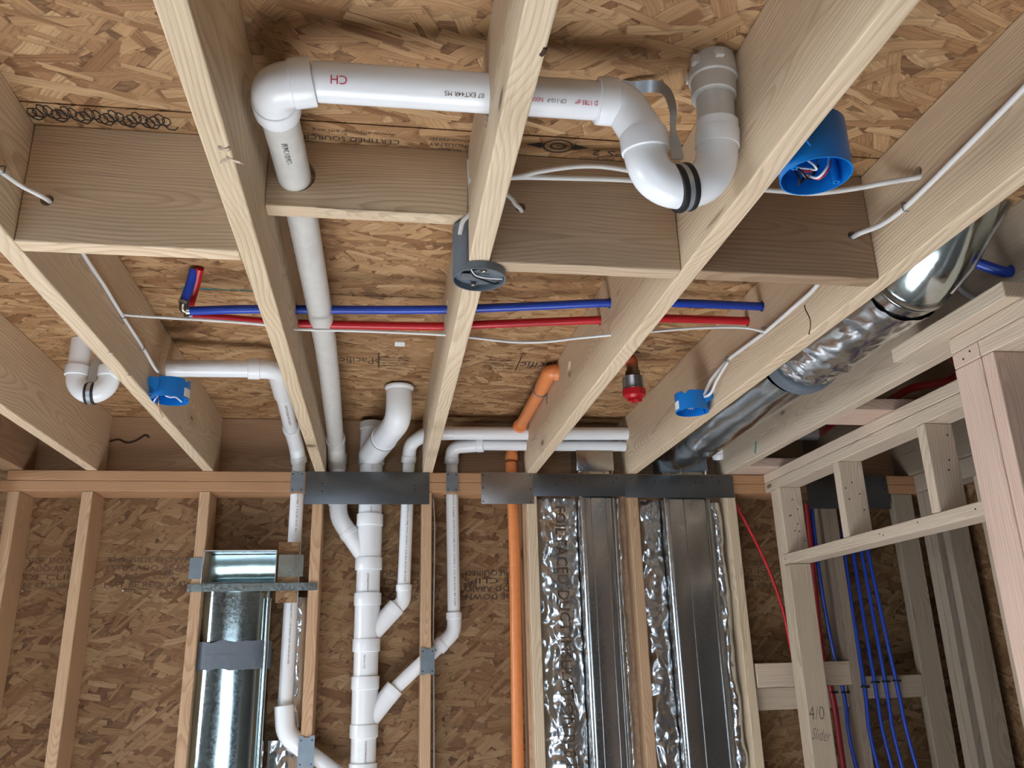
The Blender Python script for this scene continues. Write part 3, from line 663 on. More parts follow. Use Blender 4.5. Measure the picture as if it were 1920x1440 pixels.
strap(bm, [((0.278, -2.105, 0.038), (1, 0, 0.1)), ((0.278, -2.1, 0.069), (1, 0.2, 0)), ((0.283, -2.085, 0.111), (0.8, 0.8, 0.2)), ((0.29, -2.075, 0.153), (0.7, 0.2, 0.6)), ((0.288, -2.06, 0.198), (0.6, 0, 0.7)), ((0.269, -2.05, 0.215), (0.0, -0.5, 0.8)), ((0.236, -2.04, 0.217), (0.0, -0.6, 0.7)), ((0.21, -2.02, 0.237), (0, -0.8, 0.4))], 0.020)
sp = put('strap', bm, STRAPM, hg)
bm = B()
for q, r_ in (((0.263, -2.052, 0.208), 0.0042), ((0.282, -2.056, 0.205), 0.0046), ((0.244, -2.048, 0.209), 0.0028), ((0.286, -2.074, 0.175), 0.002)):
    lathe(bm, Vector(q) + Vector((0, -0.002, -0.002)), (0.05, 0.8, 0.6), [(0, r_), (0.003, r_)], 14)
put('hole', bm, RUBBER, sp)
# ---- the leg of the same drain that goes through the block and back to the wall
pt = [lerp(E1, pH, 0.15), pH, (-0.332, -1.457, 0.143), (-0.329, -0.982, 0.134), (-0.334, -0.626, 0.126), (-0.352, 0.02, 0.108)]
pt[5] = (-0.353, 0.02, 0.118)
bm = B(); sweep(bm, fillet([pt[0], pt[1], pt[3], pt[5]], 0.25), R2, 28); lp = put('long_pipe', bm, PVCD, t)
L5 = Vector((-0.351, 0.03, 0.104)); L6 = Vector((-0.349, 0.07, 0.063))
elbow(t, [lerp(pt[3], pt[5], 0.94), (-0.352, 0.045, 0.112), (-0.347, 0.07, 0.025)], R2, PVCD, fil=0.035, ends=(1, 0), name='elbow')
coupling(t, (-0.349, 0.066, 0.066), (0, 0, 1), R2, 0.040, PVCD, k=1.24)
part_pipe(t, (-0.348, 0.066, 0.054), (-0.335, 0.07, -0.141), R2)
W1 = (-0.206, 0.07, -0.293)
elbow(t, [(-0.339, 0.07, -0.096), (-0.334, 0.07, -0.165), (-0.288, 0.07, -0.228)], R2, fil=0.05, cl=0.022)
part_pipe(t, (-0.302, 0.07, -0.21), (-0.219, 0.07, -0.326), R2 * 1.12, name='branch_pipe')
INKP = INK
pipe_print('print', 'IPS PVC 1120 POTABLE SCH 40 280 PSI', lerp(E1, pH, 0.15), pH, R2, (0.15, -0.3, -1), 0.013, INKP, t, start=0.075, width=0.15)
pipe_print('print', 'ASTM D1785 PVC 1120 SCH 40 PR 280 PSI @73F NSF-pw ASTM D2665 DWV 2 IN CE-6C 1425', pt[1], pt[3], R2, (0.12, -0.4, -1), 0.011, INKP, lp, start=0.12, width=0.68)
pipe_print('print', 'ASTM D2665 NSF-dwv PVC 2 IN', pt[3], pt[5], R2, (0.12, -0.4, -1), 0.012, INKP, lp, start=0.16, width=0.55)
pipe_print('print', 'CH', A1, A0, R2, (0, -1, -0.55), 0.018, INKR, t, start=(Vector(A1) - Vector(A0)).length - 0.052, width=0.024)
pipe_print('print', '07 EXT44R M5', A1, A0, R2, (0, -1, -1.0), 0.010, INKF, t, start=0.195, width=0.06)
pipe_print('print', 'D 1785 #*', A1, A0, R2, (0, -1, -1.0), 0.010, INKR, t, start=0.018, width=0.036)
pipe_print('print', 'CP-110-P', A1, A0, R2, (0, -1, -1.0), 0.009, INKF, t, start=0.068, width=0.030)
pipe_print('print', 'N00E 10', A1, A0, R2, (0, -1, -1.0), 0.009, INKR, t, start=0.104, width=0.030)
# ---- main drain stack (3 inch) with its wyes
R3 = 0.0445
def Z(v): return (-0.2165, 0.07, v)
t = thing('drain_stack', (-0.2165, 0.07, -H), 'thick white drain stack with three wye fittings and an open top elbow', 'drain stack')
part_pipe(t, Z(-H + 0.002), Z(0.105), R3, n=40)
def rings(bm, zz, l=0.046):
    for z_ in zz: collar(bm, Z(z_), (0, 0, 1), R3 * 1.135, l)
def body(bm, z0, z1): lathe(bm, Z(z0), (0, 0, 1), [(0, R3 * 1.05), (z1 - z0, R3 * 1.05)], 40)
bm = B(); body(bm, -0.335, -0.165); rings(bm, (-0.173, -0.337)); put('wye', bm, PVC, t)
W2e, W2c = (-0.12, 0.07, -0.505), (-0.202, 0.07, -0.592)
bm = B(); body(bm, -0.63, -0.465); rings(bm, (-0.466, -0.629)); d2 = (Vector(W2e) - Vector(W2c)).normalized()
lathe(bm, W2c, d2, [(0, 0.034), ((Vector(W2e) - Vector(W2c)).length - 0.01, 0.034)], 30); collar(bm, W2e, d2, 0.0345, 0.034); put('wye', bm, PVC, t)
W3e, W3c = (-0.121, 0.07, -0.79), (-0.2, 0.07, -0.884)
bm = B(); body(bm, -0.92, -0.758); rings(bm, (-0.758, -0.919)); d3 = (Vector(W3e) - Vector(W3c)).normalized()
lathe(bm, W3c, d3, [(0, 0.034), ((Vector(W3e) - Vector(W3c)).length - 0.01, 0.034)], 30); collar(bm, W3e, d3, 0.0345, 0.034); put('wye', bm, PVC, t)
bm = B(); rings(bm, (-1.045,)); put('coupling', bm, PVC, t)
# top: wye with capped stub and closet bend reaching up to the floor
bm = B(); collar(bm, Z(0.066), (0, 0, 1), R3 * 1.14, 0.050); lathe(bm, Z(0.085), (0, 0, 1), [(0, R3 * 1.04), (0.115, R3 * 1.04)], 40)
TE = (-0.12, -0.362, 0.222); TK = (TE[0], TE[1], 0.105)
TA, TB = (-0.2165, 0.055, 0.085), lerp((-0.2165, 0.055, 0.085), TK, 0.50)
sweep(bm, [(-0.2165, 0.055, 0.085), TB], R3 * 1.10, 36); put('wye', bm, PVC, t)
put('cap', lathe(B(), Z(0.185), (0, 0, 1), [(0, R3 * 1.08), (0.002, R3 * 1.12), (0.028, R3 * 1.12), (0.030, R3 * 1.05)], 36), PVCD, t)
bm = B(); sweep(bm, fillet([lerp(TA, TK, 0.35), TK, TE], 0.10), R3 * 1.02, 36)
lathe(bm, TE, (0, 0, 1), [(-0.012, R3 * 1.02), (-0.006, R3 * 1.13), (0.0, R3 * 1.15), (0.004, R3 * 1.12)], 36)
put('closet_bend', bm, PVC, t)
TBv = Vector(TB) - Vector((-0.2165, 0.055, 0.085))
put('seam_ring', lathe(B(), lerp((-0.2165, 0.055, 0.085), TB, 0.97), TBv, [(-0.003, R3 * 1.06), (-0.002, R3 * 1.125), (0.002, R3 * 1.125), (0.003, R3 * 1.06)], 36), GREYP, t)
pipe_print('print', 'ASTM D2665 PVC DWV 3 IN', Z(-0.37), Z(-0.46), R3, (0, -1, 0), 0.010, INKF, t, start=0.005, width=0.075)
pipe_print('print', 'NSF-dwv 1120', Z(-0.655), Z(-0.73), R3, (-0.1, -1, 0), 0.008, INKF, t, start=0.008, width=0.045)
pipe_print('print', 'PVC-DWV ASTM D1785 3 IN SCH 40', Z(-0.945), Z(-1.02), R3, (0.2, -1, 0), 0.009, INKF, t, start=0.005, width=0.068)
pipe_print('print', 'CH', Z(0.04), Z(0.0), R3, (0.1, -1, 0), 0.012, INKR, t, start=0.004, width=0.02)
pipe_print('print', 'SCH 40', Z(-0.125), Z(-0.15), R3, (0.1, -1, 0), 0.009, INKF, t, start=0.0, width=0.02)
# ---- vent one: wye two up through the plates then right across the bays
R1 = 0.0243
v0, v1, v2 = (-0.086, 0.07, -0.445), (-0.084, 0.07, -0.418), (-0.071, 0.07, 0.053)
t = thing('vent_pipe', v1, 'white vent pipe from the middle wye up and right, upper of the two crossing pipes', 'vent pipe', 'white vent pipes')
e_b = (-0.083, 0.07, -0.476)
elbow(t, [v1, e_b, W2e], R1, fil=0.03, cl=0.024)
part_pipe(t, v1, v2, R1)
h0 = (-0.056, 0.05, 0.162); h1 = (0.411, -0.03, 0.152); hz = (1.342, -0.03, 0.165)
elbow(t, [(-0.073, 0.07, 0.057), (-0.068, 0.05, 0.125), (-0.011, -0.01, 0.151), (0.096, -0.03, 0.15)], R1, fil=0.03, cl=0.026, ends=(1, 0))
put('cross_pipe', sweep(B(), [(0.046, -0.025, 0.15), h1, hz, (1.764, -0.03, 0.166)], R1 * 1.06, 28), PVC, t)
pipe_print('print', 'ASTM D2665 ASTM D1785 PVC DWV 1 1/2 IN SCH 40 NSF', v2, v1, R1, (0.1, -1, 0), 0.008, INKF, t, start=0.08, width=0.38)
# ---- vent two: lowest wye, slants up right through the stud, up and right
s0 = (0.104, 0.07, -0.522); sb = (0.106, 0.07, -0.589); s1 = (0.097, 0.07, 0.054)
t = thing('vent_pipe', s0, 'white branch slanting through a stud then rising to the lower crossing pipe', 'vent pipe', 'white vent pipes')
part_pipe(t, W3e, sb, R1, name='slanting_pipe')
elbow(t, [s0, sb, lerp(sb, W3e, 0.26)], R1, fil=0.035, cl=0.026)
part_pipe(t, s0, s1, R1)
elbow(t, [(0.095, 0.07, 0.054), (0.1, 0.05, 0.114), (0.215, 0.015, 0.116)], R1, fil=0.035, cl=0.026)
put('cross_pipe', sweep(B(), [(0.183, 0.015, 0.115), (1.187, 0.015, 0.118)], R1 * 0.88, 28), PVC, t)
elbow(t, [(1.125, 0.015, 0.118), (1.189, 0.015, 0.118), (1.2, 0.03, 0.077)], R1, fil=0.03, cl=0.024, k=1.3)
pipe_print('print', 'ASTM D2665 ASTM D1785 PVC DWV 1 1/2 IN SCH 40 NSF', s1, s0, R1, (0.1, -1, 0), 0.008, INKF, t, start=0.13, width=0.42)
pipe_print('print', 'IN PVC DWV', sb, W3e, R1, (0.0, -1, 0), 0.009, INKF, t, start=0.09, width=0.08)
pipe_print('print', 'CH VJJAVZAJ', (0.092, 0.07, -0.244), (0.093, 0.07, -0.078), R1, (0.1, -1, 0), 0.010, INKR, t, start=0.0, width=0.001) if 0 else None
# ---- left drain: small trap, pipe through the joist, elbow down beside the boot duct
t = thing('trap_drain', (-1.003, -0.72, 0.073), 'small white trap at left with its pipe dropping down beside the boot duct', 'drain pipe', 'white drain pipes under the floor')
RS = 0.0255
la, ra = (-1.053, -0.72, 0.128), (-0.963, -0.72, 0.131)
bm = B(); U = [(-1.052, -0.72, 0.104), (-1.045, -0.72, 0.075), (-1.029, -0.72, 0.067), (-0.999, -0.72, 0.063), (-0.972, -0.72, 0.07), (-0.958, -0.72, 0.078), (-0.961, -0.72, 0.111)]
U = [Vector((la[0], -0.72, la[2])), Vector((la[0] + 0.004, -0.72, la[2] - 0.030)), Vector((la[0] + 0.022, -0.72, la[2] - 0.052)), Vector(((la[0] + ra[0]) / 2, -0.72, la[2] - 0.060)), Vector((ra[0] - 0.022, -0.72, la[2] - 0.052)), Vector((ra[0] - 0.004, -0.72, la[2] - 0.030)), Vector((ra[0], -0.72, la[2]))]
sweep(bm, smoothpath(U, 6), RS * 1.16, 30)
collar(bm, (la[0], -0.72, la[2] + 0.006), (0, 0, 1), RS * 1.36, 0.030); collar(bm, (ra[0], -0.72, la[2] + 0.006), (0, 0, 1), RS * 1.36, 0.030)
put('trap_bend', bm, PVC, t)
part_pipe(t, (la[0], -0.72, la[2]), (la[0], -0.72, 0.232), RS * 1.16, name='riser_pipe')
part_pipe(t, (-0.86, -0.767, 0.134), (-0.549, -0.745, 0.146), RS, name='cross_pipe')
put('elbow', sweep(B(), smoothpath([(ra[0], -0.72, la[2] + 0.01), (ra[0] + 0.004, -0.725, la[2] + 0.02), (ra[0] + 0.03, -0.74, 0.134), (ra[0] + 0.10, -0.755, 0.134), (-0.80, -0.765, 0.134)], 6), RS, 28), PVC, t)
b0, b1, b2, b3 = (-0.549, -0.745, 0.146), (-0.494, -0.74, 0.149), (-0.51, -0.12, 0.141), (-0.493, 0.055, 0.092)
elbow(t, [(-0.567, -0.745, 0.146), (-0.492, -0.735, 0.149), (-0.502, -0.47, 0.154)], RS, fil=0.055, cl=0.034, ends=(1, 0))
put('sloping_pipe', sweep(B(), smoothpath([(-0.496, -0.62, 0.156), (-0.5, -0.45, 0.151), (-0.507, -0.15, 0.133)], 5), RS, 28), PVC, t)
elbow(t, [(-0.507, -0.13, 0.133), (-0.502, 0.04, 0.105), (-0.492, 0.07, 0.053)], RS, fil=0.04, cl=0.026)
d0, d1 = (-0.492, 0.07, 0.062), (-0.487, 0.07, -0.474)
part_pipe(t, d0, (-0.494, 0.07, -0.842), R1 * 1.05, name='drop_pipe')
ws0, ws1, ws2 = (-0.495, 0.06, -0.829), (-0.485, 0.06, -0.917), (-0.365, 0.07, -1.008)
elbow(t, [ws0, ws1, (-0.421, 0.065, -0.966)], 0.031, fil=0.03, cl=0.030, ends=(1, 0), k=1.1)
part_pipe(t, (-0.459, 0.065, -0.94), (-0.29, 0.07, -1.063), R1 * 1.05, name='branch_pipe')
pipe_print('print', 'ASTM D2665 PVC DWV', (-0.5, -0.45, 0.151), (-0.507, -0.15, 0.133), RS, (0.3, -0.5, -1), 0.012, INKF, t, start=0.01, width=0.20)
pipe_print('print', 'ASTM D1785 1 1/2 IN SCH 40', d0, (-0.494, 0.07, -0.842), R1 * 1.05, (0.2, -1, 0), 0.009, INKF, t, start=0.10, width=0.18)
pipe_print('print', 'ASTM D2665 PVC 1120 DWV NSF ASTM D1785', d0, (-0.494, 0.07, -0.842), R1 * 1.05, (0.2, -1, 0), 0.008, INKF, t, start=0.50, width=0.25)
cm = Vector(((la[0] + ra[0]) / 2, -0.72, la[2] - 0.060))
hg = thing('pipe_hanger', cm, 'galvanised strap hanger with black rubber rings round the small left trap', 'pipe hanger', 'strap hangers on the traps')
bm = B()
for s_ in (-0.009, 0.009): lathe(bm, cm + Vector((s_, 0, 0)), (1, 0, 0), [(-0.004, RS * 1.17), (-0.0035, RS * 1.27), (0.0035, RS * 1.27), (0.004, RS * 1.17)], 30)
put('rubber_ring', bm, RUBBER, hg)
put('clamp_band', lathe(B(), cm, (1, 0, 0), [(-0.006, RS * 1.17), (-0.006, RS * 1.25), (0.006, RS * 1.25), (0.006, RS * 1.17)], 30), STRAPM, hg)
put('strap', strap(B(), [(cm + Vector((0, -0.012, 0.032)), (1, 0, 0)), (cm + Vector((0.003, -0.010, 0.08)), (1, 0, 0)), (cm + Vector((0.008, 0.0, 0.115)), (1, 0.1, 0)), (cm + Vector((0.02, 0.01, 0.16)), (1, 0.1, 0))], 0.024), STRAPM, hg)
# ---- orange sprinkler pipe
RO = 0.0218
t = thing('sprinkler_pipe', (0.329, 0.05, -0.623), 'orange sprinkler pipe rising up the wall and into the joist side', 'sprinkler pipe')
o0, o1, o2, o3 = (0.334, 0.05, -1.163), (0.331, 0.05, 0.052), (0.333, 0.052, 0.113), (0.35, -0.187, 0.157)
put('riser_pipe', sweep(B(), [(o0[0] - 0.004, 0.05, -H + 0.002), (0.329, 0.05, -1.06), (0.337, 0.05, -0.309), (0.335, 0.05, -0.071), (0.333, 0.062, 0.054)], RO, 26), ORANGE, t)
oz = 0.172
elbow(t, [(0.336, 0.066, 0.068), (0.342, 0.068, oz), (0.354, -0.08, oz)], RO, ORANGE, fil=0.03, cl=0.026, k=1.25)
put('run_pipe', sweep(B(), [(0.352, -0.05, oz), (0.361, -0.149, 0.185), (0.361, -0.501, 0.188)], RO, 26), ORANGE, t)
q_ = (0.36, -0.643, 0.195)
elbow(t, [(0.361, -0.501, 0.188), q_, (0.388, q_[1] - 0.002, q_[2] - 0.001)], RO, ORANGE, fil=0.018, cl=0.02, ends=(0, 1), k=1.22)
pc = Vector((0.361, -0.471, 0.19))
o = put('pipe_clip', tube(B(), [pc + Vector((0.026, 0.02, -0.045)), pc + Vector((0.024, 0.012, -0.012)), pc + Vector((0.018, 0, -0.020)), pc + Vector((-0.006, 0.0, -0.028)), pc + Vector((-0.028, 0, -0.008)), pc + Vector((-0.024, 0, 0.016)), pc + Vector((0, 0, 0.028))], 0.0028, 0.012, 10), NPLATE)
tag(o, 'bent steel hook clip holding the orange pipe to the joist', 'pipe clip')
# ---- sprinkler head hanging in the next bay
sx, sy = 0.608, -0.75
t = thing('fire_sprinkler', (sx, sy, 0.10), 'sprinkler head with threaded steel collar and red protective cap', 'sprinkler head')
put('branch_pipe', sweep(B(), fillet([(0.427, -0.80, 0.205), (sx, sy, 0.208), (sx, sy, 0.180)], 0.02), 0.019, 24), RUST, t)
put('fitting', lathe(B(), (sx, sy, 0.150), (0, 0, 1), [(0, 0.020), (0.004, 0.024), (0.016, 0.024), (0.018, 0.019), (0.040, 0.019)], 24), BRASS, t)
pf = [(0, 0.0345)]
for i in range(11): pf += [(0.002 + i * 0.0038, 0.0352), (0.0039 + i * 0.0038, 0.0330)]
put('threaded_collar', lathe(B(), (sx, sy, 0.104), (0, 0, 1), pf + [(0.046, 0.026), (0.052, 0.020)], 40), RING, t)
bm = B(); lathe(bm, (sx, sy, 0.076), (0, 0, 1), [(0.0, 0.024), (0.008, 0.030), (0.0085, 0.0355), (0.028, 0.0375), (0.029, 0.034)], 40)
box(bm, (sx - 0.022, sy - 0.006, 0.066), (sx + 0.022, sy + 0.006, 0.080), 0.002); box(bm, (sx - 0.006, sy - 0.022, 0.066), (sx + 0.006, sy + 0.022, 0.080), 0.002)
put('cap', bm, PEXR, t)
# ================================================================ water tubes
def pex(name, pts, r, mat, label, group, sm=5, parent=None):
    o = put(name, sweep(B(), smoothpath(pts, sm), r, 16), mat, parent)
    if parent is None: tag(o, label, 'water tube', group)
    return o
RP = 0.0108
t = thing('water_tube', (-0.659, -1.202, 0.135), 'blue water tube crossing the bays, turned up into the floor at left', 'water tube', 'red and blue tubes across the joists')
pex('run_tube', [(-0.648, -1.199, 0.135), (-0.522, -1.218, 0.136), (-0.387, -1.223, 0.139), (-0.2, -1.229, 0.142), (-0.01, -1.24, 0.146), (0.065, -1.249, 0.148), (0.224, -1.273, 0.151), (0.387, -1.301, 0.153), (0.562, -1.309, 0.156), (0.792, -1.296, 0.161), (0.86, -1.30, 0.16)], RP, PEXB, '', '', parent=t)
pex('riser_tube', [(-0.656, -1.218, 0.145), (-0.642, -1.229, 0.19), (-0.632, -1.244, 0.226)], RP, PEXB, '', '', parent=t)
e0 = Vector((-0.659, -1.206, 0.133))
put('brass_elbow', sweep(B(), fillet([(-0.64, -1.2, 0.135), e0, (-0.655, -1.22, 0.147)], 0.01), 0.0085, 14), BRASS, t)
put('crimp_ring', lathe(B(), (-0.645, -1.2, 0.135), (1, -0.02, 0), [(-0.004, 0.0125), (0.004, 0.0125)], 20), RING, t)
put('crimp_ring', lathe(B(), (-0.654, -1.221, 0.148), Vector((-0.642, -1.229, 0.19)) - Vector((-0.654, -1.221, 0.148)), [(-0.004, 0.0125), (0.004, 0.0125)], 20), RING, t)
t = thing('water_tube', (-0.65, -1.169, 0.135), 'red water tube crossing the bays just beyond the blue one, turned up at left', 'water tube', 'red and blue tubes across the joists')
pex('run_tube', [(-0.645, -1.166, 0.135), (-0.555, -1.164, 0.132), (-0.479, -1.158, 0.13), (-0.387, -1.159, 0.127), (-0.201, -1.147, 0.134), (-0.014, -1.144, 0.139), (0.061, -1.156, 0.141), (0.227, -1.179, 0.145), (0.387, -1.201, 0.148), (0.557, -1.217, 0.152), (0.792, -1.21, 0.156), (0.86, -1.21, 0.157)], RP, PEXR, '', '', parent=t)
pex('riser_tube', [(-0.655, -1.167, 0.15), (-0.638, -1.198, 0.19), (-0.619, -1.247, 0.228)], RP, PEXR, '', '', parent=t)
e0 = Vector((-0.659, -1.164, 0.134))
put('brass_elbow', sweep(B(), fillet([(-0.639, -1.167, 0.135), e0, (-0.653, -1.174, 0.15)], 0.01), 0.0085, 14), BRASS, t)
put('crimp_ring', lathe(B(), (-0.645, -1.166, 0.135), (1, 0, 0), [(-0.004, 0.0125), (0.004, 0.0125)], 20), RING, t)
pex('water_tube', [(1.02, -1.60, 0.205), (1.13, -1.652, 0.13), (1.195, -1.678, 0.093), (1.235, -1.66, 0.15)], RP * 1.1, PEXB, 'short dark blue tube beside the shiny duct at the right edge', 'tubes in the right joist bays')
g = 'thin tubes down the right part of the back wall'
sl_ = lambda ps: [P_ for P_ in ps]
RT = 0.0075
blues = [
 ([(1.792, 0.04, -0.124), (1.78, 0.01, -0.318), (1.8, -0.01, -0.805), (1.834, 0, -1.116)], 'rightmost of the thin blue tubes stapled on the grey block'),
 ([(1.764, 0.04, -0.124), (1.752, 0.01, -0.318), (1.755, -0.01, -0.808), (1.776, 0, -1.114)], 'second thin blue tube from the right on the grey block'),
 ([(1.74, 0.04, -0.124), (1.715, 0.01, -0.375), (1.711, -0.01, -0.809), (1.735, 0, -1.112)], 'third thin blue tube from the right on the grey block'),
 ([(1.717, 0.05, -0.122), (1.678, 0.015, -0.374), (1.669, -0.005, -0.825), (1.678, 0, -1.11)], 'darkest thin blue tube, leftmost on the grey block beside the stud'),
 ([(1.584, 0.05, -0.111), (1.58, 0.05, -0.232), (1.578, 0.05, -0.445), (1.591, 0.055, -0.65), (1.604, 0.035, -0.866), (1.604, 0.02, -1.118)], 'dark blue tube in the dim bay behind the 4/0 stud')]
for pts_, lb in blues: pex('water_tube', [tuple(q) for q in pts_] + [(pts_[-1][0] + 0.15, pts_[-1][1], pts_[-1][2] - 0.9)], RT, PEXB, lb, g)
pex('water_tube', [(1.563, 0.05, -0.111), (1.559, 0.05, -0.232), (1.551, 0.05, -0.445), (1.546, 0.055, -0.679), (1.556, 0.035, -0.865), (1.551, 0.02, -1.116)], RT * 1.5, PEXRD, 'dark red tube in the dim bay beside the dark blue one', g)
pex('water_tube', [(1.228, 0.03, -0.083), (1.253, 0.02, -0.145), (1.299, 0.01, -0.258), (1.34, 0.005, -0.372), (1.374, 0, -0.507), (1.391, 0.01, -0.607), (1.44, 0.09, -0.766)], 0.0058, PEXR, 'bright red thin tube arching behind the door trimmer', g)
st_ = [(1.805, -0.002, -0.806), (1.76, -0.002, -0.808), (1.716, -0.002, -0.809), (1.671, -0.002, -0.825), (1.61, 0.04, -0.844), (1.562, 0.04, -0.842)]
for i, q in enumerate(st_):
    bm = B(); tube(bm, [(q[0] - 0.012, q[1] + 0.002, q[2]), (q[0] - 0.012, q[1] - 0.018, q[2]), (q[0] + 0.012, q[1] - 0.018, q[2]), (q[0] + 0.012, q[1] + 0.002, q[2])], 0.0035, 0.008, 8)
    o = put('tube_clip', bm, RUBBER); tag(o, ['black clip on the rightmost thin blue tube', 'black clip on the second thin blue tube from the right', 'black clip on the third thin blue tube from the right', 'black clip on the darkest blue tube by the stud', 'black clip on the dark blue tube in the dim bay', 'black clip on the dark red tube in the dim bay'][i], 'clip', 'clips holding the thin tubes')
pex('water_tube', [(1.441, 0.175, 0.09), (1.493, 0.183, 0.09), (1.598, 0.211, 0.09), (1.738, 0.248, 0.09)], RT * 1.3, PEXB, 'blue tube deep in the dark bay above the closet door plate', 'tubes in the right joist bays')
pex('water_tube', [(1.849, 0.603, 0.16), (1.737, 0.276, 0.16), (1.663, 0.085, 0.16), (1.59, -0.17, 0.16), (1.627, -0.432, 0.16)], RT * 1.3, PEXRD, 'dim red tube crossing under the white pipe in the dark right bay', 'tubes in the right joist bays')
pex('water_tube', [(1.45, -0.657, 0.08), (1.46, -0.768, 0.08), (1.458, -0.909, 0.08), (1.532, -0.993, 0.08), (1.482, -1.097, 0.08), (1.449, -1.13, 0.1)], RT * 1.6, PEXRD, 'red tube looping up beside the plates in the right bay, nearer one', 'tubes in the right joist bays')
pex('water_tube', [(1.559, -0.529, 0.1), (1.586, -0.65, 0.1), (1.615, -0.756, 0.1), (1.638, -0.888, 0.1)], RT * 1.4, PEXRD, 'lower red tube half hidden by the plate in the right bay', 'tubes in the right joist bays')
# ================================================================ cables
def cable(pts, label, r=0.0042, group='white electrical cables', clips=(), sm=6, mat=CABLE, flat=1.0):
    prof = lambda a: (math.cos(a), math.sin(a))
    o = put('electrical_cable', sweep(B(), smoothpath(pts, sm), r, 12, profile=prof), mat); tag(o, label, 'cable', group)
    for q, d in clips:
        q, d = Vector(q), Vector(d).normalized(); u = Vector((0, 0.5, 1)); s_ = (u - d * u.dot(d)).normalized()
        out = d.cross(s_).normalized()
        if out.dot(Vector((-0.16, -3.18, -0.7)) - q) < 0: out = -out
        put('staple', tube(B(), [q - s_ * (r * 1.7) - out * r, q - s_ * (r * 1.7) + out * r * 1.3, q + s_ * (r * 1.7) + out * r * 1.3, q + s_ * (r * 1.7) - out * r], 0.0012, 0.002, 6), NPLATE, o)
    return o
xa = -0.787
cable([(-0.787, -1.951, 0.061), (-0.787, -1.899, 0.075), (-0.775, -1.847, 0.08), (-0.748, -1.805, 0.079), (-0.755, -1.70, 0.10), (-0.787, -1.509, 0.122), (-0.787, -1.375, 0.116), (-0.787, -1.228, 0.105), (-0.787, -1.032, 0.094), (-0.775, -0.951, 0.068), (-0.752, -0.905, 0.052)],
      'white cable stapled along the left joist into the left blue box', clips=[((-0.787, -1.896, 0.079), (0, 1, -0.1)), ((-0.787, -1.228, 0.105), (0, 1, -0.1)), ((-0.787, -1.051, 0.091), (0, 1, -0.1))])
xb = 0.787
cable([(0.787, -2.284, 0.119), (0.787, -2.239, 0.112), (0.787, -2.098, 0.1), (0.787, -1.925, 0.089), (0.78, -1.851, 0.091), (0.754, -1.805, 0.091), (0.765, -1.70, 0.10), (0.787, -1.58, 0.086), (0.787, -1.448, 0.083), (0.787, -1.314, 0.083), (0.787, -1.165, 0.091), (0.787, -1.072, 0.094), (0.787, -0.947, 0.081), (0.765, -0.919, 0.036), (0.752, -0.885, 0.050)],
      'thick white cable stapled along the right joist into the small right blue box', r=0.0052, clips=[((0.787, -1.925, 0.089), (0, 1, 0)), ((0.787, -1.309, 0.088), (0, 1, 0)), ((0.787, -1.072, 0.094), (0, 1, 0))])
cable([(0.78, -1.086, 0.084), (0.778, -1.005, 0.058), (0.77, -0.955, 0.028), (0.765, -0.862, 0.050)], 'short second cable beside the thick one above the small right blue box', r=0.0042)
cable([(-0.78, -1.243, 0.102), (-0.75, -1.223, 0.108), (-0.679, -1.224, 0.105), (-0.577, -1.241, 0.095), (-0.464, -1.251, 0.085), (-0.387, -1.242, 0.079), (-0.212, -1.233, 0.083), (-0.018, -1.212, 0.088), (0.062, -1.204, 0.085), (0.152, -1.198, 0.08), (0.233, -1.21, 0.078), (0.315, -1.251, 0.075), (0.389, -1.289, 0.071), (0.504, -1.289, 0.085), (0.613, -1.307, 0.09), (0.721, -1.32, 0.09), (0.778, -1.326, 0.078)],
      'thin white cable strung level across the bays below the red tube', r=0.0036)
cable([(-0.02, -1.84, 0.148), (0.062, -1.842, 0.156), (0.109, -1.842, 0.171), (0.176, -1.842, 0.186), (0.234, -1.842, 0.19), (0.296, -1.842, 0.183), (0.369, -1.842, 0.167), (0.442, -1.842, 0.158), (0.43, -1.842, 0.165)], 'upper of the two white cables behind the large trap', r=0.0048)
cable([(-0.02, -1.835, 0.146), (0.063, -1.834, 0.16), (0.152, -1.834, 0.165), (0.287, -1.834, 0.169), (0.403, -1.834, 0.163), (0.446, -1.834, 0.158), (0.43, -1.834, 0.160)], 'lower of the two white cables behind the large trap', r=0.0048)
cable([(0.40, -1.838, 0.165), (0.574, -1.84, 0.162), (0.646, -1.85, 0.154), (0.724, -1.87, 0.157), (0.773, -1.9, 0.155), (0.792, -1.968, 0.126), (0.83, -1.967, 0.137)], 'white cable from behind the large blue box into the hole of the knotty joist', r=0.0052)
cable([(-0.018, -1.815, 0.204), (-0.016, -1.812, 0.155), (-0.013, -1.806, 0.113), (-0.015, -1.803, 0.098), (-0.029, -1.8, 0.082), (-0.034, -1.79, 0.059)], 'short white cable dropping into the grey fan box', r=0.0046, clips=[((-0.014, -1.806, 0.109), (0, 0.3, -1))])
cable([(0.022, -1.82, 0.155), (0.059, -1.815, 0.129), (0.069, -1.81, 0.118), (0.082, -1.8, 0.11), (0.090, -1.74, 0.112)], 'small white cable end entering the hole in the knotty tan block', r=0.0042)
cable([(1.19, -1.517, 0.131), (1.19, -1.541, 0.101), (1.18, -1.583, 0.068), (1.17, -1.619, 0.035)], 'white cable scrap under the shiny duct end at right', r=0.006)
cable([(0.024, 0.06, -0.091), (0.03, 0.06, -0.225), (0.026, 0.06, -0.616), (0.029, 0.06, -0.801), (0.032, 0.06, -1.151), (0.045, 0.06, -2.3)], 'thin grey cable running down beside the middle stud', r=0.0026, mat=PVCD)
